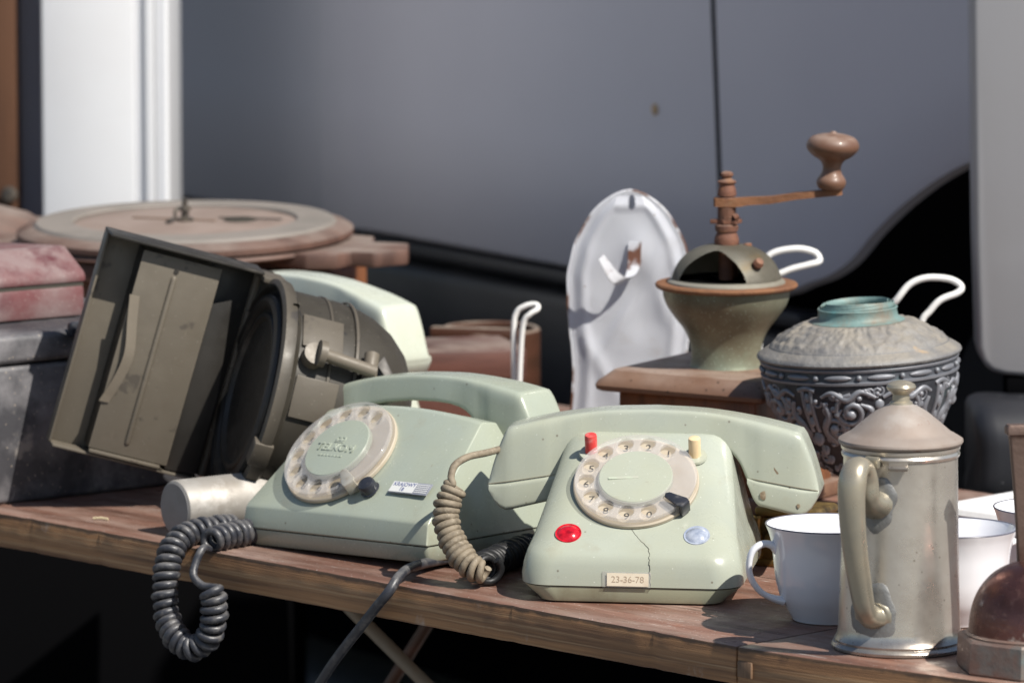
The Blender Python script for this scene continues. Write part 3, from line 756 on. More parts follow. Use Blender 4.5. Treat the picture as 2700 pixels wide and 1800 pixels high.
for x, v, m, nm in ((-150, 52, 'redlens', 'red_lamp_lens'), (148, 54, 'clearlens', 'clear_lamp_lens')):
    b = lathe([(0, 11), (10, 10.2), (18, 7.5), (24, 3.5), (26, 1.8), (30, 2.6), (31, 0)], 40)
    put(nm, b, mat[m], ph1, face1(x, v, 0), (SA, 0, 0), k=K1)
pl = put('number_holder', box(112, 4, 36, bw=1), mat['clear'], ph1, (-6 * K1, 0.4 * K1, 59 * K1), (rad(-4), 0, 0), k=K1)
put('paper_slip', box(96, 1, 30, (3, -2.6, 0)), mat['paper'], pl, k=K1, smooth=0)
put_mesh('lettering', scale_mesh(text_mesh('23-36-78', 21, .15, 1.0), K1), mat['faded'], pl, (3 * K1, -3.4 * K1, 0), (rad(90), 0, 0), smooth=0)
cr = [Vector(face1(-6, 72, .3)), Vector(face1(6, 52, .3)), Vector(face1(22, 30, .3)), Vector(face1(40, 6, .6))]
cr += [Vector((44 * K1, 16.5 * K1, 113 * K1)), Vector((47 * K1, 8 * K1, 101 * K1)), Vector((46 * K1, 4.2 * K1, 88 * K1)), Vector((48 * K1, 1.6 * K1, 62 * K1)), Vector((48 * K1, .4 * K1, 36 * K1))]
cr = [p + Vector((random.uniform(-2.2, 2.2) * K1, 0, 0)) for p in spline(cr, 4)]
put('crack', tube(cr, .7 * K1, 6), mat['grime'], ph1)
hs1 = handset('telephone_handset', 'chipped sage green handset lying across the front telephone with the tan coiled cord', .000295, mat['phone'],
              (.1005, .1185, .0455), (0, 0, rad(-8)))
mat['chip'] = M('chipped_patch', (0.36, 0.29, 0.2), .7, layers=[dict(col=(.18, .13, .08), scale=200, lo=.4, hi=.6)])
for x, y, z, w, h in ((296, -72.6, 118, 15, 19), (262, -82.5, 52, 8, 17), (226, -58.5, 168, 10, 5), (345, -85.6, 30, 5, 8)):
    poly = [(w * random.uniform(.6, 1) * math.cos(a * .9), h * random.uniform(.6, 1) * math.sin(a * .9)) for a in range(7)]
    tl = 0 if z < 80 else -.10
    put('paint_chip', prism(poly, -.5, .5), mat['chip'], hs1, (x * K1, y * K1, z * K1), (tl, 0, 0), k=K1, smooth=0)

# ---------------- third telephone, cream, behind the lantern
ph3, _ = wedge_phone('desk_telephone', 'cream telephone mostly hidden behind the khaki lantern', K2, mat['phone_c'], (-.268, .640, 0), (0, 0, rad(-45)))
hs3 = handset('telephone_handset', 'cream handset with squared end rising behind the round lantern', .000295, mat['phone_c'], (-.158, .672, .072), (0, rad(1.0), rad(-47)))

# ---------------- cords
A = [(-0.186, .245, .0098), (-0.1965, .233, .0098), (-0.2065, .221, .0096), (-0.2155, .210, .0085)]
B = [(-0.2205, .2005, .0040), (-0.2255, .195, -0.0065), (-0.2262, .190, -0.0140), (-0.2205, .186, -0.0195), (-0.2150, .184, -0.0205)]
C = [(-0.2129, .1815, -0.0225), (-0.2116, .181, -0.0272), (-0.2114, .181, -0.0372), (-0.2124, .182, -0.0482), (-0.2181, .186, -0.0604), (-0.229, .191, -0.0658), (-0.2389, .198, -0.0601),
     (-0.2456, .207, -0.0494), (-0.248, .211, -0.0345), (-0.2475, .214, -0.0196), (-0.2455, .2195, -0.0060), (-0.2405, .2285, .0040), (-0.233, .2375, .0086), (-0.224, .2455, .0098), (-0.2124, .2545, .0098), (-0.1995, .266, .0098)]
RW = .0029
def plen(q): q = spline(q, 10); return sum((b_ - a_).length for a_, b_ in zip(q, q[1:]))
pA = coil_path(A, .0070, plen(A) / .0060, 18)
pC = coil_path(C, .0071, plen(C) / .0062, 18)
mid = spline([pA[-1]] + [Vector(p) for p in B] + [pC[0]], 8)[1:-1]
inv = (Matrix.Translation(P2) @ Matrix.Rotation(rad(-43), 4, 'Z') @ Matrix.Rotation(rad(-2), 4, 'Y')).inverted()
put('coiled_cord', tube([inv @ p for p in pA + mid + pC], RW, 10), mat['rubber'], ph2, smooth=60)
cab_pts = [(.005, .196, .006), (-0.0142, .174, .0062), (-0.0386, .1518, .0062), (-0.0537, .134, .0066), (-0.0683, .104, .0078), (-0.0775, .078, .0060), (-0.0850, .0672, -.0035), (-0.0945, .0740, -.0163), (-0.1045, .0850, -.031), (-0.1139, .0955, -.0444),
           (-0.1249, .1074, -.061), (-0.1344, .1172, -.0771), (-0.1455, .1287, -.097), (-.165, .15, -.15), (-.18, .17, -.26), (-.20, .19, -.44)]
put('line_cable', tube([inv @ p for p in spline(cab_pts, 10)], .0036, 12), mat['rubber'], ph2, smooth=60)
i1 = (Matrix.Translation((.1005, .1185, .0455)) @ Matrix.Rotation(rad(-8), 4, 'Z')).inverted()
S = [(-0.006, .120, .0885), (-0.0175, .108, .0872), (-0.0305, .097, .0859), (-0.0394, .088, .0815), (-0.0421, .084, .0739), (-0.0409, .082, .069)]
D = [(-0.0392, .082, .0672), (-0.0439, .080, .0578), (-0.0457, .077, .0461), (-0.0423, .072, .0340), (-0.0354, .066, .0225), (-0.0273, .060, .0145), (-0.0185, .058, .0108)]
pD = coil_path(D, lambda f: .0062 + .0012 * math.sin(f * 3.1), 15.5, 18)
lead = spline([Vector(p) for p in S] + [pD[0]], 8)[:-1]
put('coiled_cord', tube([i1 @ p for p in lead + pD], .0026, 10), mat['tancord'], hs1, smooth=60)
E_ = [(-0.0150, .066, .0115), (-.020, .080, .0115), (-0.0109, .1105, .0115), (0.0012, .140, .0115), (0.014, .168, .0115)]
i0 = (Matrix.Translation((.0793, -.0054, 0)) @ Matrix.Rotation(rad(-8), 4, 'Z')).inverted()
put('coiled_cord', tube([i0 @ p for p in coil_path(E_, .0080, 17, 16)], .0026, 8), mat['shadecoil'], ph1, smooth=60)

# ------------------------------------------------------------------ khaki drum lantern with its hinged door open
KL = .000325
Fv = Vector((-.93, -.235, .27)).normalized(); Uv = Vector((.29, 0.0, .957)); Uv = (Uv - Fv * Uv.dot(Fv)).normalized(); Sv = Uv.cross(Fv)
RL = Matrix((Fv, Sv, Uv)).transposed()
lan = thing('signal_lantern', 'khaki metal drum lantern tipped back with its shallow square door open to the left', 'lantern', (-.1945, .365, .0945), RL.to_euler())
def lx(b): b.transform(Matrix.Rotation(rad(90), 4, 'Y')); return b      # lathe axis z -> x
dr = [(0, -372), (60, -368), (120, -352), (170, -322), (206, -282), (230, -235), (242, -190), (246, -150), (246, -120), (249, -118), (249, -112), (246, -110), (246, -40), (250, -34), (262, -26), (264, -14), (262, 0), (250, 5), (244, 4)]
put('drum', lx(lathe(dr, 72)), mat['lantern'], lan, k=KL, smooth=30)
fr = [(243, 6), (238, -8), (229, -9), (223, 8), (209, 13), (199, 8), (192, -3), (186, -3), (181, 5), (172, 6), (165, -4), (100, -5), (0, -5)]
put('front_plate', lx(lathe(fr, 72)), mat['lanternfront_shade'], lan, k=KL, smooth=30)
# door: stands on the far side (negative y), runs forward along x
YD = -205
def lbox(name, x0, x1, y0, y1, z0, z1, m='lanterndoor', bw=2, par=None):
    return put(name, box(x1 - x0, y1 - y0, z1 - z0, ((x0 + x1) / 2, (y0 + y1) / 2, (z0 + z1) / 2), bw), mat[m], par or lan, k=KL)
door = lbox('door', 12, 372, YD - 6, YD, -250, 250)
lbox('hinge_shade_sheet', 14, 118, YD, YD + 3, -248, 248, 'lanternfront_shade', par=door)  # added dark sheet painting the drum's shadow on the hinge side
lbox('top_flange', 12, 378, YD - 5, YD + 95, 250, 257, 'lanternfront_shade', par=door)  # dark colour deepens the shade under the flange
lbox('bottom_flange', 20, 372, YD - 5, YD + 60, -256, -250, par=door)
lbox('edge_flange', 372, 378, YD - 5, YD + 34, -250, 250, par=door)
lbox('inner_panel', 105, 292, YD + 66, YD + 70, -236, 236, par=door)
lbox('panel_side', 288, 292, YD, YD + 69, -236, 236, 'lanternfront_shade', par=door)  # shadow in the slit put into the dark colour
lbox('bottom_lip', 120, 290, YD + 62, YD + 76, -246, -238, par=door)
put('rib', tube([(208, YD + 68, -205), (208, YD + 71, -200), (208, YD + 71, 185), (208, YD + 68, 190)], 7, 12), mat['lanterndoor'], door, k=KL)
put('rib_hole', tube([(207, YD + 66, 205), (207, YD + 71.5, 205)], 6, 12), mat['lanterndark'], door, k=KL)
pts = [(288, YD + 71, 130), (278, YD + 76, 70), (266, YD + 82, 0), (272, YD + 78, -60), (290, YD + 71, -125)]
lf = []
for p in spline(pts, 6): lf.append([(p.x - 14, p.y, p.z), (p.x + 10, p.y + 4, p.z), (p.x + 10, p.y + 6, p.z), (p.x - 14, p.y + 2, p.z)])
put('leaf_spring', loft(lf), mat['lanterndoor'], door, k=KL)
poly = [(30, -246), (104, -246), (104, 150), (60, 170), (44, 60), (30, -60)]
put('side_leaf', prism(poly, YD + 50, YD + 54, 1.0), mat['lanternfront_shade'], door, k=KL)  # leaf coloured dark to paint the shadow it lies in
for i, (z0, z1) in enumerate(((-250, -140), (-138, 10), (12, 150), (152, 250))):
    put('hinge_knuckle', tube([(6, YD + 6, z0), (6, YD + 6, z1)], 9, 14), mat['lantern'], lan, k=KL)
lbox('hinge_bracket', -30, 8, YD - 6, YD + 10, -250, 250, 'lanternfront_shade', bw=2)
lbox('top_bracket', -44, 16, YD + 10, YD + 120, 238, 250, 'lantern')
# fittings on the drum: placed by angle (0 = towards the viewer, 90 = up) and distance behind the front
def on_drum(name, b, x, ang, r, m='lantern'):
    a = rad(ang)
    M4 = Matrix.Translation((x, r * math.cos(a), r * math.sin(a))) @ Matrix.Rotation(a, 4, 'X') @ Matrix.Rotation(0, 4, 'Z')
    b.transform(M4)
    return put(name, b, mat[m], lan, k=KL)
# local: x = along drum, y = outwards, z = around
on_drum('patch_plate', box(100, 5, 96, bw=2), -92, 12, 247)
on_drum('patch_plate', box(96, 5, 92, bw=2), -92, 50, 247)
on_drum('clamp_boss', tube([(0, -4, 0), (0, 30, 0)], 26, 20), -70, 34, 247)
on_drum('clamp_ring', tube([(-6, 34, 0), (10, 34, 0)], 30, 24), -84, 34, 247)
on_drum('clamp_bolt', tube([(0, 34, 0), (-130, 30, -10)], 15, 16), -82, 34, 247)
on_drum('cross_pin', tube([(0, 34, -44), (0, 34, 40)], 17, 16), -205, 34, 225)
on_drum('pin_cap', tube([(0, 34, -60), (0, 34, -44)], 17, 16), -205, 34, 225, 'lanterndark')
on_drum('wing_nut', prism([(-40, -70), (8, -44), (30, -78), (-60, -118), (-66, -104)], 26, 34, 2), -205, 34, 222, 'lanterndark')
on_drum('wing_nut', prism([(-14, 20), (-60, -30), (-66, -10), (-30, 46)], 26, 34, 2), -205, 34, 222, 'lanterndark')
on_drum('clip', box(46, 34, 62, bw=5), -10, -22, 248)
on_drum('clip', box(34, 20, 50, bw=4), -6, -52, 250)
on_drum('rivet', lathe([(0, 8), (6, 7), (9, 0)], 12), -22, 62, 262)
put('seam_band', lx(lathe([(247, -180), (250, -178), (250, -172), (247, -170)], 72)), mat['lantern'], lan, k=KL)

# ------------------------------------------------------------------ aluminium tube lying in front of the lantern
KT = .000319
al = thing('metal_cylinder', 'dull grey aluminium cylinder lying beside the angular telephone', 'cylinder', (-.2445, .277, 0), (0, 0, rad(36)))
b = lathe([(0, 0), (58, 0), (63, 3), (65, 8), (65, 250), (60, 256), (0, 256)], 56)
b.transform(Matrix.Translation((0, 0, 65)) @ Matrix.Rotation(rad(90), 4, 'Y'))
put('barrel', b, mat['alu'], al, k=KT)
b = lathe([(0, -1.2), (57, -1.2), (58, 0), (58, 3), (0, 3)], 56); b.transform(Matrix.Translation((0, 0, 65)) @ Matrix.Rotation(rad(90), 4, 'Y'))
put('end_cap', b, M('grey_end_cap', (.25, .24, .235), .55, .4, [dict(col=(.22, .21, .2), scale=60, lo=.45, hi=.7)]), al, k=KT)

# ------------------------------------------------------------------ boxes at the far left
bb = thing('black_case', 'scuffed black speckled case at the left table edge behind the lantern door', 'case', (-.388, .418, 0), (0, 0, rad(38)))
put('body', box(.26, .20, .104, (.06, .10, .052), .004, 3), mat['blackbox'], bb)
put('lid', box(.264, .204, .022, (.06, .10, .1165), .005, 3), mat['blackbox'], bb)
put('clasp', box(.018, .008, .012, (.075, -.004, .128), .003), mat['blackplastic'], bb)
rb = thing('red_box', 'dusty faded red lidded box on top of the black case', 'box', (-.408, .480, .1278), (0, 0, rad(36)))
put('body', box(.20, .12, .024, (-.0, .06, .0125), .003, 2), mat['redbox'], rb)
lid = [(-.001, .0265), (.1215, .0265), (.118, .046), (.030, .052), (.0, .034)]
b = prism(lid, -.1015, .1015, .003, 'x')
put('lid', b, mat['redbox'], rb)
put('lid_gap', box(.198, .118, .004, (0, .06, .0255)), mat['grime'], rb)

# ------------------------------------------------------------------ wooden wall clock lying on its back
ck = thing('wall_clock', 'dusty round wooden wall clock lying face up with a bare arbor', 'clock', (-.2712, .95, 0), (rad(1.6), 0, rad(-20)))
R0 = .1405
put('case', box(.20, .17, .118, (.03, .0, .061), .004), mat['redwood'], ck)
put('back_board', box(.46, .25, .016, (-.14, .0, .1285), .003), mat['clockwood'], ck)
poly = [(.06, -.05), (.135, -.066), (.158, -.055), (.163, -.038), (.184, -.040), (.205, -.015), (.192, .02), (.16, .02), (.150, .05), (.06, .07)]
put('ear_board', prism(poly, .1295, .1425, .002, 'z'), mat['clockwood'], ck)
put('bezel', lathe([(R0 - .02, .1372), (R0 - .003, .138), (R0, .140), (R0 - .002, .1425), (R0 - .006, .1445), (R0, .1452), (R0, .1495), (R0 - .004, .152), (R0 - .012, .1545), (0, .1545)], 96), mat['clockwood'], ck)
put('dial_ring', lathe([(R0 - .014, .1546), (R0 - .0165, .1572), (.094, .1580), (.0925, .1560)], 96), mat['dialring'], ck)
put('dial_centre', lathe([(.0925, .1553), (.09, .1558), (0, .1562)], 72), mat['dialcentre'], ck)
put('arbor', lathe([(0, .020), (.002, .019), (.0025, .013), (.005, .012), (.0055, .009), (.003, .008), (.0035, .003), (.007, .002), (.007, 0)], 16), mat['lanterndark'], ck, (0, 0, .1563))
put('arbor_wire', tube(spline([(.0, 0, .012), (-.006, -.006, .009), (-.004, -.012, .004), (-.007, -.022, .0015)], 5), .0016, 8), mat['lanterndark'], ck, (0, 0, .1563))
put('slot', box(.075, .004, .0012, (-.012, .005, .1569)), M('clock_slot', (.24, .17, .13), .7), ck)
put('winding_hole', lathe([(0, 0), (.011, 0), (.0125, .0012), (.014, 0)], 24), mat['grime'], ck, (.042, .018, .1564))
put('hand', box(.055, .0022, .001, (.052, .016, .1578)), mat['lanterndark'], ck, rot=(0, 0, rad(4)))
hp = thing('wooden_finial', 'rounded dusty wooden carving behind the clock at the left edge', 'carving', (-.468, 1.08, 0))
put('carving', lathe([(0, .156), (.03, .154), (.055, .147), (.072, .136), (.078, .122), (.078, .0), (0, 0)], 40), mat['clockwood'], hp)

# ------------------------------------------------------------------ wooden block and round tub behind the handset
wb = thing('wooden_block', 'thick brown wooden block with dusty top behind the angular telephone', 'block', (-.045, .84, 0), (0, 0, rad(14)))
put('lower_board', box(.09, .085, .040, (0, 0, .0205), .002), mat['blockwood'], wb)
put('upper_board', box(.094, .088, .0255, (0.001, 0, .0545), .003), mat['blockwood'], wb)
tb = thing('wooden_tub', 'dark round wooden box in shade beyond the wooden block', 'box', (-.018, .985, 0))
put('wall', lathe([(.040, 0), (.042, .003), (.042, .060), (.040, .062), (.037, .061), (.037, .01), (0, .01)], 40), mat['darkwood'], tb)
put('lid_board', box(.075, .010, .010, (-.006, -.036, .061), .002), mat['darkwood'], tb, rot=(0, 0, rad(-12)))

# ------------------------------------------------------------------ white wire dish rack
rk = thing('wire_rack', 'white coated wire rack with bent hairpin hooks behind the grinder', 'rack', (.17, .60, 0))
def wire(name, pts, r=.0022, dy=0, n=8):
    put(name, tube(spline([(x - .17, y - .60 + dy, z) for x, y, z in pts], n), r, 10), mat['whitewire'], rk, smooth=60)
yy = .62
wire('hook', [(.0020, yy, .004), (.0018, yy, .05), (.0013, yy, .106), (.0037, yy, .1205), (.0100, yy - .001, .1255), (.0165, yy - .002, .1272), (.0200, yy - .004, .1262), (.0195, yy - .006, .1235),
              (.0140, yy - .007, .1200), (.0090, yy - .006, .1130), (.0068, yy - .005, .090), (.0056, yy - .005, .05), (.0056, yy - .005, .004)])
wire('hook', [(-.0270, .56, .004), (-.0265, .56, .05), (-.026, .56, .068), (-.0225, .56, .0745), (-.0175, .558, .0745), (-.0145, .556, .069), (-.0145, .555, .05), (-.0145, .555, .004)], .0024)
wire('hook', [(.180, .60, .004), (.182, .60, .10), (.190, .60, .150), (.1964, .60, .164), (.2050, .60, .1703), (.2218, .60, .1728), (.2345, .60, .1700), (.2385, .598, .1650), (.2365, .596, .1625),
              (.2286, .595, .1605), (.2117, .595, .1555), (.198, .595, .145), (.192, .595, .10), (.190, .595, .004)], .0026)
wire('hook', [(.270, .52, .004), (.276, .515, .10), (.2855, .505, .135), (.2923, .50, .1455), (.3021, .50, .1572), (.3152, .50, .1622), (.3318, .50, .1612), (.3405, .498, .1565), (.3385, .496, .1515),
              (.3253, .495, .1460), (.3171, .495, .1375), (.3106, .495, .1280), (.306, .495, .10), (.305, .497, .004)], .0026)
wire('base_rail', [(-.03, .557, .0035), (.0, .62, .0035), (.09, .645, .0035), (.185, .60, .0035), (.27, .545, .0035), (.308, .50, .0035)], .003)

# ------------------------------------------------------------------ chipped enamel plate with hook
ep = thing('enamel_wall_plate', 'dented white enamel wall plate with rusty rim and curled hook behind the grinder', 'plate', (.0916, .605, 0), (rad(-3), 0, 0))
HP = .2165
OUT = [(0, .048), (.012, .0495), (.03, .0475), (.05, .0450), (.075, .0437), (.095, .0448), (.115, .0470), (.135, .0482), (.150, .0480), (.165, .0455), (.18, .0405), (.195, .0320), (.205, .0235), (.212, .0140), (.2155, .0060), (.2165, .0015)]
OUTS = [(p.x, p.z) for p in spline([Vector((z, 0, w)) for z, w in OUT], 5)]
NU, NV = 76, 150
from mathutils import noise as mn
bm = bmesh.new(); G = []
def gb(x, z, cx, cz, sx, sz, a=0):
    dx, dz = x - cx, z - cz
    u = dx * math.cos(a) + dz * math.sin(a); v = -dx * math.sin(a) + dz * math.cos(a)
    return math.exp(-(u / sx) ** 2 - (v / sz) ** 2)
for j in range(NV + 1):
    f = j / NV; z = HP * (1 - (1 - f) ** 1.6) if f > 0 else 0
    w = interp(OUTS, z) * (1 + .006 * math.sin(z * 260) * (z > .1)); row = []
    for i in range(NU + 1):
        u = -1 + 2 * i / NU; u = math.sin(u * math.pi / 2) ; x = w * u
        e = min(w - abs(x), HP - z) if z > .1 else w - abs(x)
        y = 0
        y -= .0035 * math.exp(-((e - .001) / .0022) ** 2) * .4
        y -= .0022 * math.exp(-((e - .0115) / .0042) ** 2)          # raised rim line
        y -= .009 * (1 - min(1, e / .022)) ** 2 * -.5
        y -= .0045 * gb(x, z, .006, .168, .013, .016) + .0022 * gb(x, z, .02, .16, .006, .03, -.5)
        y -= .0026 * gb(x, z, -.008, .112, .0045, .024, -.55) - .0015 * gb(x, z, .012, .12, .012, .02)
        y -= .0024 * gb(x, z, -.026, .085, .006, .035, .5) + .002 * gb(x, z, .026, .128, .006, .022, .3)
        y += .0007 * mn.noise(Vector((x * 45, 3.3, z * 45)))
        row.append(bm.verts.new((x, y, z)))
    G.append(row)
for j in range(NV):
    for i in range(NU):
        c = (G[j][i].co + G[j + 1][i + 1].co) / 2
        if ((c.x - .0015) / .0027) ** 2 + ((c.z - .2075) / .0058) ** 2 < 1: continue
        bm.faces.new((G[j][i], G[j][i + 1], G[j + 1][i + 1], G[j + 1][i]))
sh = bmesh.ops.solidify(bm, geom=bm.faces[:], thickness=.0011)
rimv = [G[j][0].co.copy() for j in range(NV + 1)] + [G[NV][i].co.copy() for i in range(1, NU)] + [G[j][NU].co.copy() for j in range(NV, -1, -1)]
rimv = [p for i, p in enumerate(rimv) if i == 0 or (p - rimv[i - 1]).length > 1e-5]
put('sheet', bm, mat['enamel'], ep, smooth=60)
put('rolled_rim', tube(rimv, .00095, 8), mat['rustrim'], ep, smooth=60)
hk = spline([(.004, -.006, .177), (.0035, -.0075, .168), (.003, -.010, .158), (-.0005, -.015, .150), (-.007, -.021, .1475), (-.0135, -.025, .1525), (-.0185, -.027, .160), (-.0225, -.028, .1665)], 6)
rr = []
for i, p in enumerate(hk):
    w = .0052 - .0024 * max(0, (i / len(hk) - .5)) * 2
    d = Vector((.86, -.38, .15)) if i < 14 else Vector((.75, .25, .45))
    d = Vector((.9, -.3, 0)).lerp(Vector((.62, .30, .55)), min(1, i / 30)).normalized()
    nn = Vector((0, -.0007, .0004))
    rr.append([p - d * w - nn, p + d * w - nn, p + d * w + nn, p - d * w + nn])
put('hook', loft(rr), mat['rustrim'], ep, smooth=50)

# ------------------------------------------------------------------ coffee grinder
KG = .000328
gr = thing('coffee_grinder', 'old coffee grinder with green brass bowl, rusty crank and brown wooden box', 'coffee grinder', (.1613, .46, 0), (0, 0, rad(-32)))
s = .0735
put('box_body', box(.118, .118, .080, (0, 0, .044), .002), mat['redwood'], gr)
put('drawer_front', box(.090, .004, .045, (0, -.0605, .040), .001), mat['redwood'], gr)
put('drawer_knob', lathe([(0, .014), (.006, .012), (.007, .008), (.003, .004), (.004, 0)], 20), mat['woodknob'], gr, (0, -.0625, .040), (rad(90), 0, 0))
put('base_moulding', box(.136, .136, .012, (0, 0, .0062), .003), mat['grinderwood'], gr)
rr = []
for z, h, r in ((.0845, s - .004, .004), (.086, s - .001, .005), (.089, s, .006), (.0925, s - .0015, .007), (.0955, s - .005, .008), (.0985, s - .008, .009), (.1000, s - .0095, .010)):
    rr.append([(x, y, z) for x, y in rrect(-h, h, -h, h, r, 4)])
put('top_board', loft(rr), mat['grinderwood'], gr, smooth=30)
def gz(y): return (880 - y) * KG * 1.006 + .0869      # height of an image row measured on the grinder's own axis
def gl(name, prof, m, par=gr, seg=72, sm=35):
    return put(name, lathe([(r * KG, gz(y)) for r, y in prof], seg), mat[m], par, smooth=sm)
gl('foot_flange', [(0, 838), (136, 842), (138, 850), (128, 853), (112, 846), (88, 843), (80, 838), (0, 838)], 'rust')
put('bowl', lathe([(r, z) for r, z in smooth_prof([(84 * KG, gz(842)), (81 * KG, gz(830)), (80 * KG, gz(810)), (84 * KG, gz(785)), (96 * KG, gz(757)), (118 * KG, gz(728)), (136 * KG, gz(702)), (144 * KG, gz(682)), (147 * KG, gz(664)), (147.5 * KG, gz(657))], 5)], 80), mat['greenbrass'], gr)
gl('rim', [(146, 662), (158, 660), (163, 656), (164, 652), (161, 648), (150, 647), (132, 648)], 'rustorange')
gl('dome_collar', [(136, 650), (135, 644), (128, 639), (124, 638)], 'domemetal')
# dome with a cut-out opening towards the viewer's left
bm = bmesh.new(); seg = 360
prof = [(126, 640), (124, 630), (118, 615), (107, 598), (92, 583), (72, 571), (48, 563), (30, 560)]
prof = [(p.x, p.z) for p in spline([Vector((r, 0, y)) for r, y in prof], 14)]
G = [[bm.verts.new((r * KG * math.cos(2 * math.pi * i / seg), r * KG * math.sin(2 * math.pi * i / seg), gz(y))) for i in range(seg)] for r, y in prof]
for j in range(len(G) - 1):
    for i in range(seg):
        a = (360 * (i + .5) / seg)
        yc = (prof[j][1] + prof[j + 1][1]) / 2
        # opening centred on local azimuth 224 deg (front-left), width shrinking with height
        da = (a - 281 + 180) % 360 - 180
        hgt = (638 - yc) / 70
        if 0.02 < hgt < 1 and abs(da) < 40 * math.sqrt(max(0, 1 - hgt ** 2)): continue
        bm.faces.new((G[j][i], G[j][(i + 1) % seg], G[j + 1][(i + 1) % seg], G[j + 1][i]))
bmesh.ops.solidify(bm, geom=bm.faces[:], thickness=.0012)
put('dome', bm, mat['domemetal'], gr, smooth=50)
put('dome_inside', lathe([(0, .1655), (.038, .166), (.038, .1645), (0, .164)], 40), mat['liner_shade'], gr)
put('bearing_post', tube([(0, 0, gz(650)), (0, 0, gz(560))], .006, 16), mat['rust'], gr)
for ang in (40, 100): 
    put('bearing_strap', box(.004, .008, .03, (.016 * math.cos(rad(ang)), .016 * math.sin(rad(ang)), .178), .001), mat['rust'], gr)
kb = put('hatch_knob', lathe([(0, .0085), (.003, .008), (.0042, .005), (.003, .0015), (.002, 0)], 20), mat['rust'], gr, (0, 0, 0), (0, 0, 0))
aa = rad(-90 + 32 + 36); nrm = Vector((math.cos(aa) * .72, math.sin(aa) * .72, .70)).normalized()
kb.location = (math.cos(aa) * 106 * KG, math.sin(aa) * 106 * KG, gz(604)); kb.rotation_euler = nrm.to_track_quat('Z', 'Y').to_euler()
sp = [(27, 562), (29, 552), (27, 543), (22, 532), (26, 530), (27, 522), (27, 517), (23, 515), (18, 513), (18, 506)]
gl('spindle_collar', sp, 'rust', seg=32)
pts = []
r_ = [(18, 508), (20, 506)]
for i in range(9):
    y = 504 - i * 6; r_ += [(22, y), (22.5, y - 2), (19, y - 4)]
r_ += [(17, 448)]
gl('spindle', r_, 'rust', seg=28)
b = prism([(-20, -10), (-8, -22), (8, -20), (20, -26), (28, -6), (36, 8), (26, 18), (6, 22), (-12, 20), (-38, 6), (-38, -6)], 0, 10, 1.5, 'z')
put('lock_nut', b, mat['rust'], gr, (0, 0, gz(513)), (0, 0, rad(32)), k=KG)
b = lathe([(0, 6), (7, 5), (8, -5), (0, -6)], 14); b.transform(Matrix.Translation((22, -20, 18)) @ Matrix.Rotation(rad(55), 4, 'Y'))
put('lock_screw', b, mat['rust'], gr, (0, 0, gz(513)), (0, 0, rad(32)), k=KG)
gl('finial', [(22, 449), (22, 440), (20, 432), (17, 424), (22, 419), (22, 416), (14, 412), (10, 409), (15, 403), (14.5, 398), (9, 394), (0, 393)], 'rust', seg=32)
# crank: arm to the right, world azimuth close to +x, so local azimuth +32 deg minus a little
arm = put('crank_arm', bmesh.new(), mat['rustorange'], gr, (0, 0, 0), (0, 0, rad(32 - 4)))
b = bmesh.new()
arr = []
for x, hw, z, th in ((-30, 14, 463, 9), (-26, 20, 463, 9.5), (0, 22, 463, 9.5), (26, 19, 463, 9.5), (50, 12, 461, 9), (100, 11, 458, 8), (130, 13, 454, 8), (160, 14, 449, 8), (185, 13, 446, 7.5), (210, 12, 443, 7), (238, 12, 441, 6.5), (258, 10, 440, 6.5), (264, 6, 440, 6)):
    z0 = gz(z) / KG
    arr.append([(x, -hw, z0 - th), (x, hw, z0 - th), (x, hw, z0 + th), (x, -hw, z0 + th)])
b = loft([[Vector(p) + Vector((0, 0, random.uniform(-1, 1))) for p in r] for r in arr]); bevel(b, 2, 2, 40)
bmesh.ops.scale(b, vec=(KG,) * 3, verts=b.verts[:]); b.to_mesh(arm.data); b.free()
arm.data.polygons.foreach_set('use_smooth', [True] * len(arm.data.polygons)); arm.data.set_sharp_from_angle(angle=rad(35))
kp = smooth_prof([(0, 133), (6, 133), (10, 129), (26, 127), (50, 119), (60, 104), (58, 90), (44, 76), (28, 66), (21, 52), (23, 38), (32, 24), (34, 14), (30, 4), (24, 0), (0, 0)], 4)
put('crank_knob', lathe([(r, z) for r, z in kp], 48), mat['woodknob'], arm, (238 * KG, 0, gz(433)), (0, rad(2), 0), k=KG)

# ------------------------------------------------------------------ relief urn
KU = .000319
un = thing('ornate_oil_lamp_font', 'dark cast metal oil lamp font with scroll relief and turquoise corroded collar', 'oil lamp', (.2600, .33, 0), (0, rad(-2.8), rad(10)))
def uz(y): return (1205 - y) * KU * 1.012
def ul(name, prof, m, seg=96, sm=35): return put(name, lathe([(r * KU, uz(y)) for r, y in prof], seg), mat[m], un, smooth=sm)
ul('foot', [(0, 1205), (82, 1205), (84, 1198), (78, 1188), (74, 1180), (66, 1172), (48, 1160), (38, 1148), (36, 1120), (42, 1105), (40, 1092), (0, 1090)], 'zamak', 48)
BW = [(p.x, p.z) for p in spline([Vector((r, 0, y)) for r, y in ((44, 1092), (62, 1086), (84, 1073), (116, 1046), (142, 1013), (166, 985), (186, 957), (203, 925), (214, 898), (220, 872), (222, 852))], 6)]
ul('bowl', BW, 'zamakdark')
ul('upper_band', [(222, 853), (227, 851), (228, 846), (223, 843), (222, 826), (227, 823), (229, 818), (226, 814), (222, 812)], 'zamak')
from mathutils import noise as mn
ul('shoulder_rim', [(222, 813), (232, 812), (235, 807), (233, 802), (226, 797), (214, 790), (208, 786), (206, 788)], 'zamaklid')
pr_ = [(p.x, p.z) for p in spline([Vector((r, 0, y)) for r, y in ((207, 787), (203, 782), (190, 773), (170, 761), (148, 748), (128, 739), (110, 736), (98, 736))], 7)]
bm = lathe([(r, (1205 - y) * 1.012) for r, y in pr_], 260)
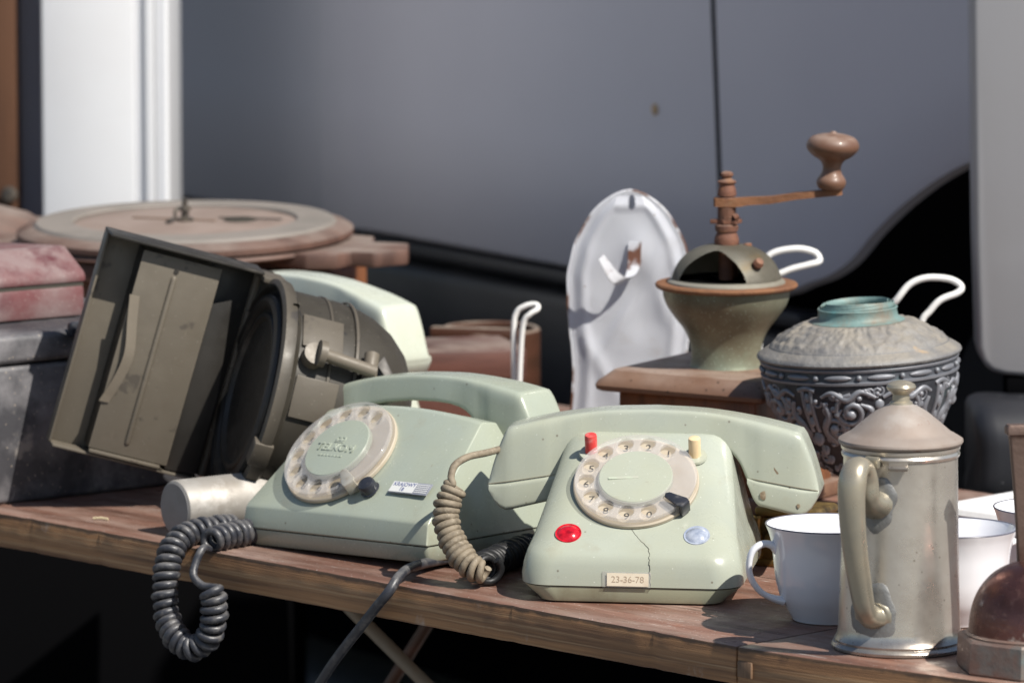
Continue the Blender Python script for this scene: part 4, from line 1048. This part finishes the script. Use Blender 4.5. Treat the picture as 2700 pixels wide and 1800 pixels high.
for v in bm.verts:
    rr_ = math.hypot(v.co.x, v.co.y); f = max(0, min(1, (203 - rr_) / 12)) * max(0, min(1, (rr_ - 112) / 12))
    a_ = math.atan2(v.co.y, v.co.x)
    h_ = abs(mn.noise(Vector((math.cos(a_) * 7.5, math.sin(a_) * 7.5, rr_ * .03)))) * 1.6 + .5 * mn.noise(Vector((v.co.x * .09, v.co.y * .09, 2.2))) + .12 * mn.noise(Vector((v.co.x * .2, v.co.y * .2, 9.2)))
    v.co += Vector((v.co.x / rr_ * .45, v.co.y / rr_ * .45, .9)) * (h_ * 4.8 * f)
put('shoulder', bm, mat['zamaklid'], un, k=KU, smooth=70)
ul('collar', [(108, 735), (102, 732), (97, 730), (94, 727), (92, 724), (90, 712), (92, 706), (90, 704), (86, 705), (84, 710), (84, 726), (0, 728)], 'turq', 72)
bm = bmesh.new()
for i in range(3):
    r0 = 84 - i * 6
    pts = [(r0 * math.cos(a), r0 * math.sin(a), (1205 - 705) * 1.012 + 2 + 4 * math.sin(a * 1.3 + i) + i * 2) for a in [2 * math.pi * j / 40 for j in range(41)]]
    merge(bm, tube(pts, 4.5, 8, sq=(1.4, .35)))
put('torn_lip', bm, mat['turq'], un, k=KU)
# bead and bar moulding
for i in range(14):
    a0 = 2 * math.pi * i / 14
    pts = [(224 * math.cos(a0 + t), 224 * math.sin(a0 + t), (1205 - 834.5) * 1.012) for t in [.075 + .040 * j for j in range(8)]]
    put('bar_ornament', tube(pts, [1.5, 5, 6.5, 7, 7, 6.5, 5, 1.5], 10), mat['zamak'], un, k=KU, smooth=60)
    b = bmesh.new(); bmesh.ops.create_uvsphere(b, u_segments=12, v_segments=8, radius=7)
    put('bead_ornament', b, mat['zamak'], un, (225 * KU * math.cos(a0 - .015), 225 * KU * math.sin(a0 - .015), uz(834.5)), k=KU, smooth=60)
def bowl_pt(th, y, h=0):          # point on the bowl at angle th and row y
    r = interp(sorted([(yy_, rr_) for rr_, yy_ in BW]), y)
    r2 = interp(sorted([(yy_, rr_) for rr_, yy_ in BW]), y + 2)
    n = Vector((1, (r2 - r) / 2)); n.normalize()       # outward normal in (r, -z) sense
    h = -1.2 if h == 2.0 else h
    return Vector(((r + h * n.x) * math.cos(th), (r + h * n.x) * math.sin(th), (1205 - y) * 1.012 - h * n.y))
def scroll(bm, th0, y0, a0, turns, r0, r1, hand, rad0, rad1, tail=None):
    pts, rs = [], []
    n = int(14 * turns) + 6
    for i in range(n + 1):
        f = i / n
        rr_ = r0 + (r1 - r0) * f; a = a0 + hand * 2 * math.pi * turns * f
        u, v = rr_ * math.cos(a), rr_ * math.sin(a)
        y = y0 - v; rad_ = interp(sorted([(yy_, q) for q, yy_ in BW]), y)
        pts.append(bowl_pt(th0 + u / rad_, y, 2.0)); rs.append(rad0 + (rad1 - rad0) * f)
    merge(bm, tube(pts, rs, 8, sq=(1, 1)))
    merge(bm, knob(pts[-1], rs[-1] * 1.5))
def knob(p, r):
    b = bmesh.new(); bmesh.ops.create_icosphere(b, subdivisions=2, radius=r); b.transform(Matrix.Translation(p)); return b
def path(bm, pts, rs):
    P = []
    for th, y in pts: P.append(Vector((th, 0, y)))
    P = spline(P, 6); m = len(P)
    merge(bm, tube([bowl_pt(p.x, p.z, 2.0) for p in P], [interp([(0, rs[0]), (.5, rs[1]), (1, rs[2])], i / (m - 1)) for i in range(m)], 8))
NP = 4
for p in range(NP):
    th = 2 * math.pi * p / NP + rad(-92)
    bm = bmesh.new()
    for sg in (-1, 1):
        scroll(bm, th + sg * .30, 912, math.pi / 2, 1.45, 40, 6, -sg, 6, 9)
        scroll(bm, th + sg * .50, 955, -math.pi / 2, 1.35, 34, 6, sg, 5, 8)
        scroll(bm, th + sg * .36, 1016, math.pi / 2, 1.15, 32, 6, sg, 5, 8)
        path(bm, [(th + sg * .62, 878), (th + sg * .50, 868), (th + sg * .34, 884), (th + sg * .20, 866), (th + sg * .04, 880)], (4, 9, 5))
        path(bm, [(th + sg * .60, 890), (th + sg * .56, 920), (th + sg * .64, 955), (th + sg * .54, 985)], (5, 10, 5))
        path(bm, [(th + sg * .12, 928), (th + sg * .22, 955), (th + sg * .19, 990), (th + sg * .05, 1012)], (4, 11, 5))
        path(bm, [(th + sg * .20, 895), (th + sg * .09, 908), (th + sg * .15, 930)], (4, 9, 4))
        path(bm, [(th + sg * .44, 984), (th + sg * .33, 976), (th + sg * .22, 992)], (4, 10, 4))
        path(bm, [(th + sg * .40, 906), (th + sg * .46, 918), (th + sg * .42, 932)], (3, 9, 3))
        path(bm, [(th + sg * .24, 1030), (th + sg * .34, 1044), (th + sg * .18, 1064)], (4, 10, 4))
        for j_ in range(7):
            a_ = rad(-60 + 20 * j_)
            path(bm, [(th + sg * (.05 + .028 * math.cos(a_)), 962 - 20 * math.sin(a_)), (th + sg * (.05 + .075 * math.cos(a_)), 962 - 30 * math.sin(a_))], (2, 3, 2))
    for (du, y, r) in ((0, 896, 11), (0, 962, 22), (0, 1036, 15), (.0, 922, 9), (.50, 905, 7), (-.50, 905, 7)):
        b = knob(Vector((0, 0, 0)), r); P0 = bowl_pt(th + du, y, 0)
        b.transform(Matrix.Translation(P0) @ Matrix.Rotation(th + du, 4, 'Z') @ Matrix.Diagonal((.5, 1, 1.25, 1))); merge(bm, b)
    for q_ in range(70):
        du_ = random.uniform(-.68, .68); y_ = random.uniform(866, 1070)
        sz = random.uniform(8, 15)
        scroll(bm, th + du_, y_, random.uniform(0, 6.28), random.uniform(.45, .8), sz, sz * .35, random.choice((-1, 1)), random.uniform(2.0, 3.4), random.uniform(3.2, 5))
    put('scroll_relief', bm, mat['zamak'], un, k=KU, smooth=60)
    bm = bmesh.new(); t2 = th + math.pi / NP      # upright divider between two panels
    path(bm, [(t2 - .055, 860), (t2 - .045, 900), (t2 - .045, 960)], (5, 6, 5)); path(bm, [(t2 + .055, 860), (t2 + .045, 900), (t2 + .045, 960)], (5, 6, 5))
    path(bm, [(t2 - .10, 864), (t2, 858), (t2 + .10, 864)], (6, 7, 6))
    for y, r in ((880, 9), (905, 12), (935, 11), (975, 17), (1004, 14), (1030, 12), (1054, 9)):
        b = knob(Vector((0, 0, 0)), r); P0 = bowl_pt(t2, y, 0)
        b.transform(Matrix.Translation(P0) @ Matrix.Rotation(t2, 4, 'Z') @ Matrix.Diagonal((.55, .8, 1.3, 1))); merge(bm, b)
    put('divider_relief', bm, mat['zamak'], un, k=KU, smooth=60)

# ------------------------------------------------------------------ pewter coffee pot
KP = .0002838
pt = thing('pewter_coffee_pot', 'tall tapered pewter coffee pot with domed lid and curved handle in front right', 'coffee pot', (.2521, -.161, 0), (0, 0, 0))
def pz(h): return h * KP * 1.016
def pp(name, prof, m, seg=96, sm=30): return put(name, lathe([(r * KP, pz(h)) for r, h in prof], seg), mat[m], pt, smooth=sm)
pp('body', [(0, 1), (150, 0), (155, 3), (156, 9), (152, 15), (148, 17), (149, 22), (146, 27), (142, 36), (140, 50), (137, 150), (134.5, 250), (132, 350), (130.5, 430), (131, 438)], 'pewter')
pp('lid_ring', [(130, 436), (134, 438), (136, 444), (134, 449), (132, 451), (136, 455), (137, 462), (133, 465)], 'pewter')
pp('lid', [(134, 464), (140, 466), (143, 471), (142, 476), (134, 481), (124, 487), (119, 489), (113, 493), (105, 500), (90, 513), (76, 524), (61, 536), (48, 544), (38, 549), (29, 552), (26, 555), (20, 556)], 'pewterlid')
pp('finial', [(27, 553), (26, 558), (20, 562), (19, 576), (24, 581), (32, 587), (34, 593), (31, 599), (22, 604), (10, 607), (0, 608)], 'pewterhandle', 48)
HA = rad(-90 - 30)       # handle azimuth: towards the viewer and to the left
hx, hy = math.cos(HA), math.sin(HA)
def hp_(r, h, side=0): return Vector(((hx * r - hy * side) * KP, (hy * r + hx * side) * KP, pz(h)))
pts = spline([hp_(128, 345), hp_(150, 352), hp_(170, 372), hp_(176, 405), hp_(194, 432), hp_(220, 438), (hp_(240, 420)), hp_(248, 378), hp_(242, 315), hp_(224, 240), hp_(200, 170), hp_(182, 125), hp_(164, 100), hp_(145, 92), hp_(134, 92)], 8)
m_ = len(pts)
rs = [interp([(0, 40), (.12, 27), (.3, 25), (.45, 30), (.7, 25), (.85, 22), (.95, 32), (1, 42)], i / (m_ - 1)) * KP for i in range(m_)]
hb = tube(pts, [q * 1.08 for q in rs], 14, sq=(.85, 1.05))
hd = put('handle', hb, mat['pewterhandle'], pt, smooth=60)
for h, r in ((345, 54), (92, 62)):
    rad_ = 134 if h > 200 else 139
    bm = bmesh.new()
    n = 36
    ringsets = []
    for f, lift in ((1.0, 0.3), (.95, 2.6), (.75, 3.6), (.45, 5)):
        ring = []
        for i in range(n):
            a = 2 * math.pi * i / n; q = r * f * (1 + .10 * math.sin(3 * a + h) + .05 * math.sin(7 * a))
            side = q * math.cos(a); hh = h + q * 1.15 * math.sin(a)
            ang = HA + side / rad_
            ring.append(((rad_ - 2 + lift) * math.cos(ang) * KP, (rad_ - 2 + lift) * math.sin(ang) * KP, pz(hh)))
        ringsets.append(ring)
    put('solder_patch', loft(ringsets), mat['solder'], pt, smooth=50)
put('lid_hinge', box(34 * KP, 16 * KP, 26 * KP, bw=3 * KP), mat['pewterhandle'], pt, (hx * 144 * KP, hy * 144 * KP, pz(440)), (0, 0, HA + rad(90)))
put('thumb_tab', box(44 * KP, 26 * KP, 9 * KP, bw=2 * KP), mat['pewter'], pt, tuple(Vector((math.cos(HA + .42) * 140 * KP, math.sin(HA + .42) * 140 * KP, pz(432)))), (rad(24), 0, HA + .42 + rad(90)))

# ------------------------------------------------------------------ porcelain cups
KC = .00029
def cup(label, loc, rz, sc=1.0):
    t = thing('porcelain_cup', label, 'cup', loc, (0, 0, rz), 'white porcelain cups beside the coffee pot')
    out = smooth_prof([(74, 0), (82, 2), (86, 9), (98, 30), (112, 56), (122, 90), (127, 130), (131, 170), (138, 200), (147, 223)], 5)
    inn = smooth_prof([(144, 224), (135, 200), (127, 170), (122, 130), (116, 92), (104, 60), (84, 30), (40, 16), (0, 14)], 5)
    put('bowl', lathe([(0, 4), (68, 4)] + out + [(146, 225)] + inn, 80), mat['porcelain'], t, k=KC * sc, smooth=40)
    put('rim_line', lathe([(146.2, 222.5), (147.6, 223.5), (147.0, 225.5), (145, 226), (143.4, 224.5)], 80), mat['rimline'], t, k=KC * sc, smooth=60)
    h = spline([(-122, 0, 165), (-135, 0, 178), (-158, 0, 182), (-182, 0, 165), (-190, 0, 130), (-182, 0, 98), (-160, 0, 70), (-132, 0, 55), (-108, 0, 48)], 7)
    m_ = len(h)
    put('handle', tube(h, [interp([(0, 15), (.2, 11), (.5, 10), (.8, 9.5), (1, 15)], i / (m_ - 1)) for i in range(m_)], 16, sq=(.75, 1.25)), mat['porcelain'], t, k=KC * sc, smooth=60)
    return t
cup('white porcelain cup standing left of the pewter pot, its handle to the left', (.2115, -.0610, 0), rad(12))
cup('white porcelain cup half hidden behind the right side of the pewter pot', (.2945, -.0720, 0), rad(200), .985)
cup('white porcelain cup at the right edge, furthest back of the three', (.3690, .0220, 0), rad(-75), .97)

# ------------------------------------------------------------------ copper dome fitting at the lower right corner
KD = .0002785
cd = thing('copper_dome_fitting', 'blotchy copper dome on a polygonal base with flared upright bar, lower right corner', 'fitting', (.3335, -.236, 0), (0, 0, rad(8)))
n8 = 8
rr = [[(r * math.cos(2 * math.pi * i / n8 + rad(22.5)), r * math.sin(2 * math.pi * i / n8 + rad(22.5)), z) for i in range(n8)] for r, z in ((176, 0), (180, 6), (178, 74), (172, 80))]
b = loft(rr); bevel(b, 3, 2, 30)
put('base', b, mat['copperbase'], cd, k=KD, smooth=25)
put('dome', lathe(smooth_prof([(152, 78), (151, 95), (148, 125), (139, 160), (122, 192), (96, 220), (60, 240), (24, 248), (0, 249)], 5), 72), mat['copper'], cd, k=KD, smooth=40)
put('collar', lathe([(158, 79), (159, 84), (152, 88)], 72), mat['copperbase'], cd, k=KD)
rr = []
for z, w, d in ((180, 26, 10), (240, 25, 10), (330, 30, 10), (430, 38, 11), (520, 47, 12), (530, 49, 13), (534, 55, 17), (548, 56, 17), (556, 52, 14)):
    rr.append([(x - 2, y + 66, z) for x, y in rrect(-w, w, -d, d, 5, 3)])
put('upright_bar', loft(rr), M('grey_rusty_bar', (.15, .10, .08), .5, .5, [dict(col=(.10, .06, .045), scale=34, lo=.42, hi=.62, detail=9), dict(col=(.36, .31, .27), scale=60, lo=.6, hi=.72, detail=9)], bump=[(110, (1, 1, 1), .5, .0015)]), cd, k=KD, smooth=40)

# ------------------------------------------------------------------ white picture frame lying flat
pf = thing('picture_frame', 'flaking white moulded picture frame lying flat behind the cups', 'frame', (.418, .300, 0), (0, 0, rad(-44)))
FW, FH, RWd = .17, .165, .034
pr = [(0, .0005), (0, .016), (.003, .019), (.009, .019), (.011, .016), (.016, .0155), (.018, .013), (.027, .010), (.034, .006), (.034, .0005)]
for i, (L, off) in enumerate(((FW, FH / 2), (FH, FW / 2), (FW, FH / 2), (FH, FW / 2))):
    b = bmesh.new()
    A_ = [b.verts.new((-L / 2 + q, -off + q, z)) for q, z in pr]; B_ = [b.verts.new((L / 2 - q, -off + q, z)) for q, z in pr]
    for j in range(len(pr)):
        jj = (j + 1) % len(pr); b.faces.new((A_[j], B_[j], B_[jj], A_[jj]))
    b.faces.new(A_); b.faces.new(list(reversed(B_)))
    put('rail', b, mat['whitepaint'], pf, rot=(0, 0, rad(90 * i)), smooth=25)
put('backing', box(FW - .06, FH - .06, .003, (0, 0, .0022)), M('brown_backing', (.26, .20, .16), .7, layers=[dict(col=(.18, .13, .1), scale=20, lo=.4, hi=.7)]), pf)
wp = thing('wire_trivet', 'small white wire trivet leaning behind the farthest cup', 'trivet', (.392, .115, 0), (rad(-12), 0, rad(20)))
for i in range(4):
    put('wire_loop', tube([( (.034 - i * .006) * math.cos(a), 0, .052 + (.05 - i * .006) * math.sin(a)) for a in [2 * math.pi * j / 40 for j in range(41)]], .0022, 8, cap=False), mat['whitewire'], wp, smooth=60)

# ------------------------------------------------------------------ brass casket behind the cup
bc = thing('brass_casket', 'small ornate aged brass casket between the front telephone and the cup', 'casket', (.2005, .160, 0), (0, 0, rad(-25)))
put('body', box(.044, .036, .034, (0, 0, .018), .002), mat['brass'], bc)
put('lid', box(.049, .041, .007, (0, 0, .0392), .003), mat['brass'], bc)
put('foot_plinth', box(.049, .041, .005, (0, 0, .0028), .0015), mat['brass'], bc)
for sx in (-1, 1):
    for sy in (-1, 1):
        put('corner_column', lathe([(.003, 0), (.0036, .002), (.0025, .004), (.0022, .014), (.0032, .016), (.0022, .018), (.0024, .027), (.0036, .029), (.003, .031)], 14), mat['brass'], bc, (sx * .022, sy * .018, .005))
for x in (-.012, 0, .012):
    put('boss', lathe([(0, .0035), (.003, .003), (.005, 0)], 14), mat['brass'], bc, (x, -.018, .02), (rad(90), 0, 0))

# ------------------------------------------------------------------ bits of straw on the table
for (x, y, rz, L) in ((-.3035, .352, -20, .012), (-.245, .356, 25, .014)):
    o = put('straw', tube([(-L / 2, 0, .0012), (0, .0006, .0018), (L / 2, 0, .0012)], .0009, 6), mat['straw'], None, (x, y, 0), (0, 0, rad(rz)))
    tag(o, 'pale bit of straw on the table left of the grey cylinder' if x < -.28 else 'pale bit of straw on the table close to the grey cylinder', 'straw', 'bits of straw')
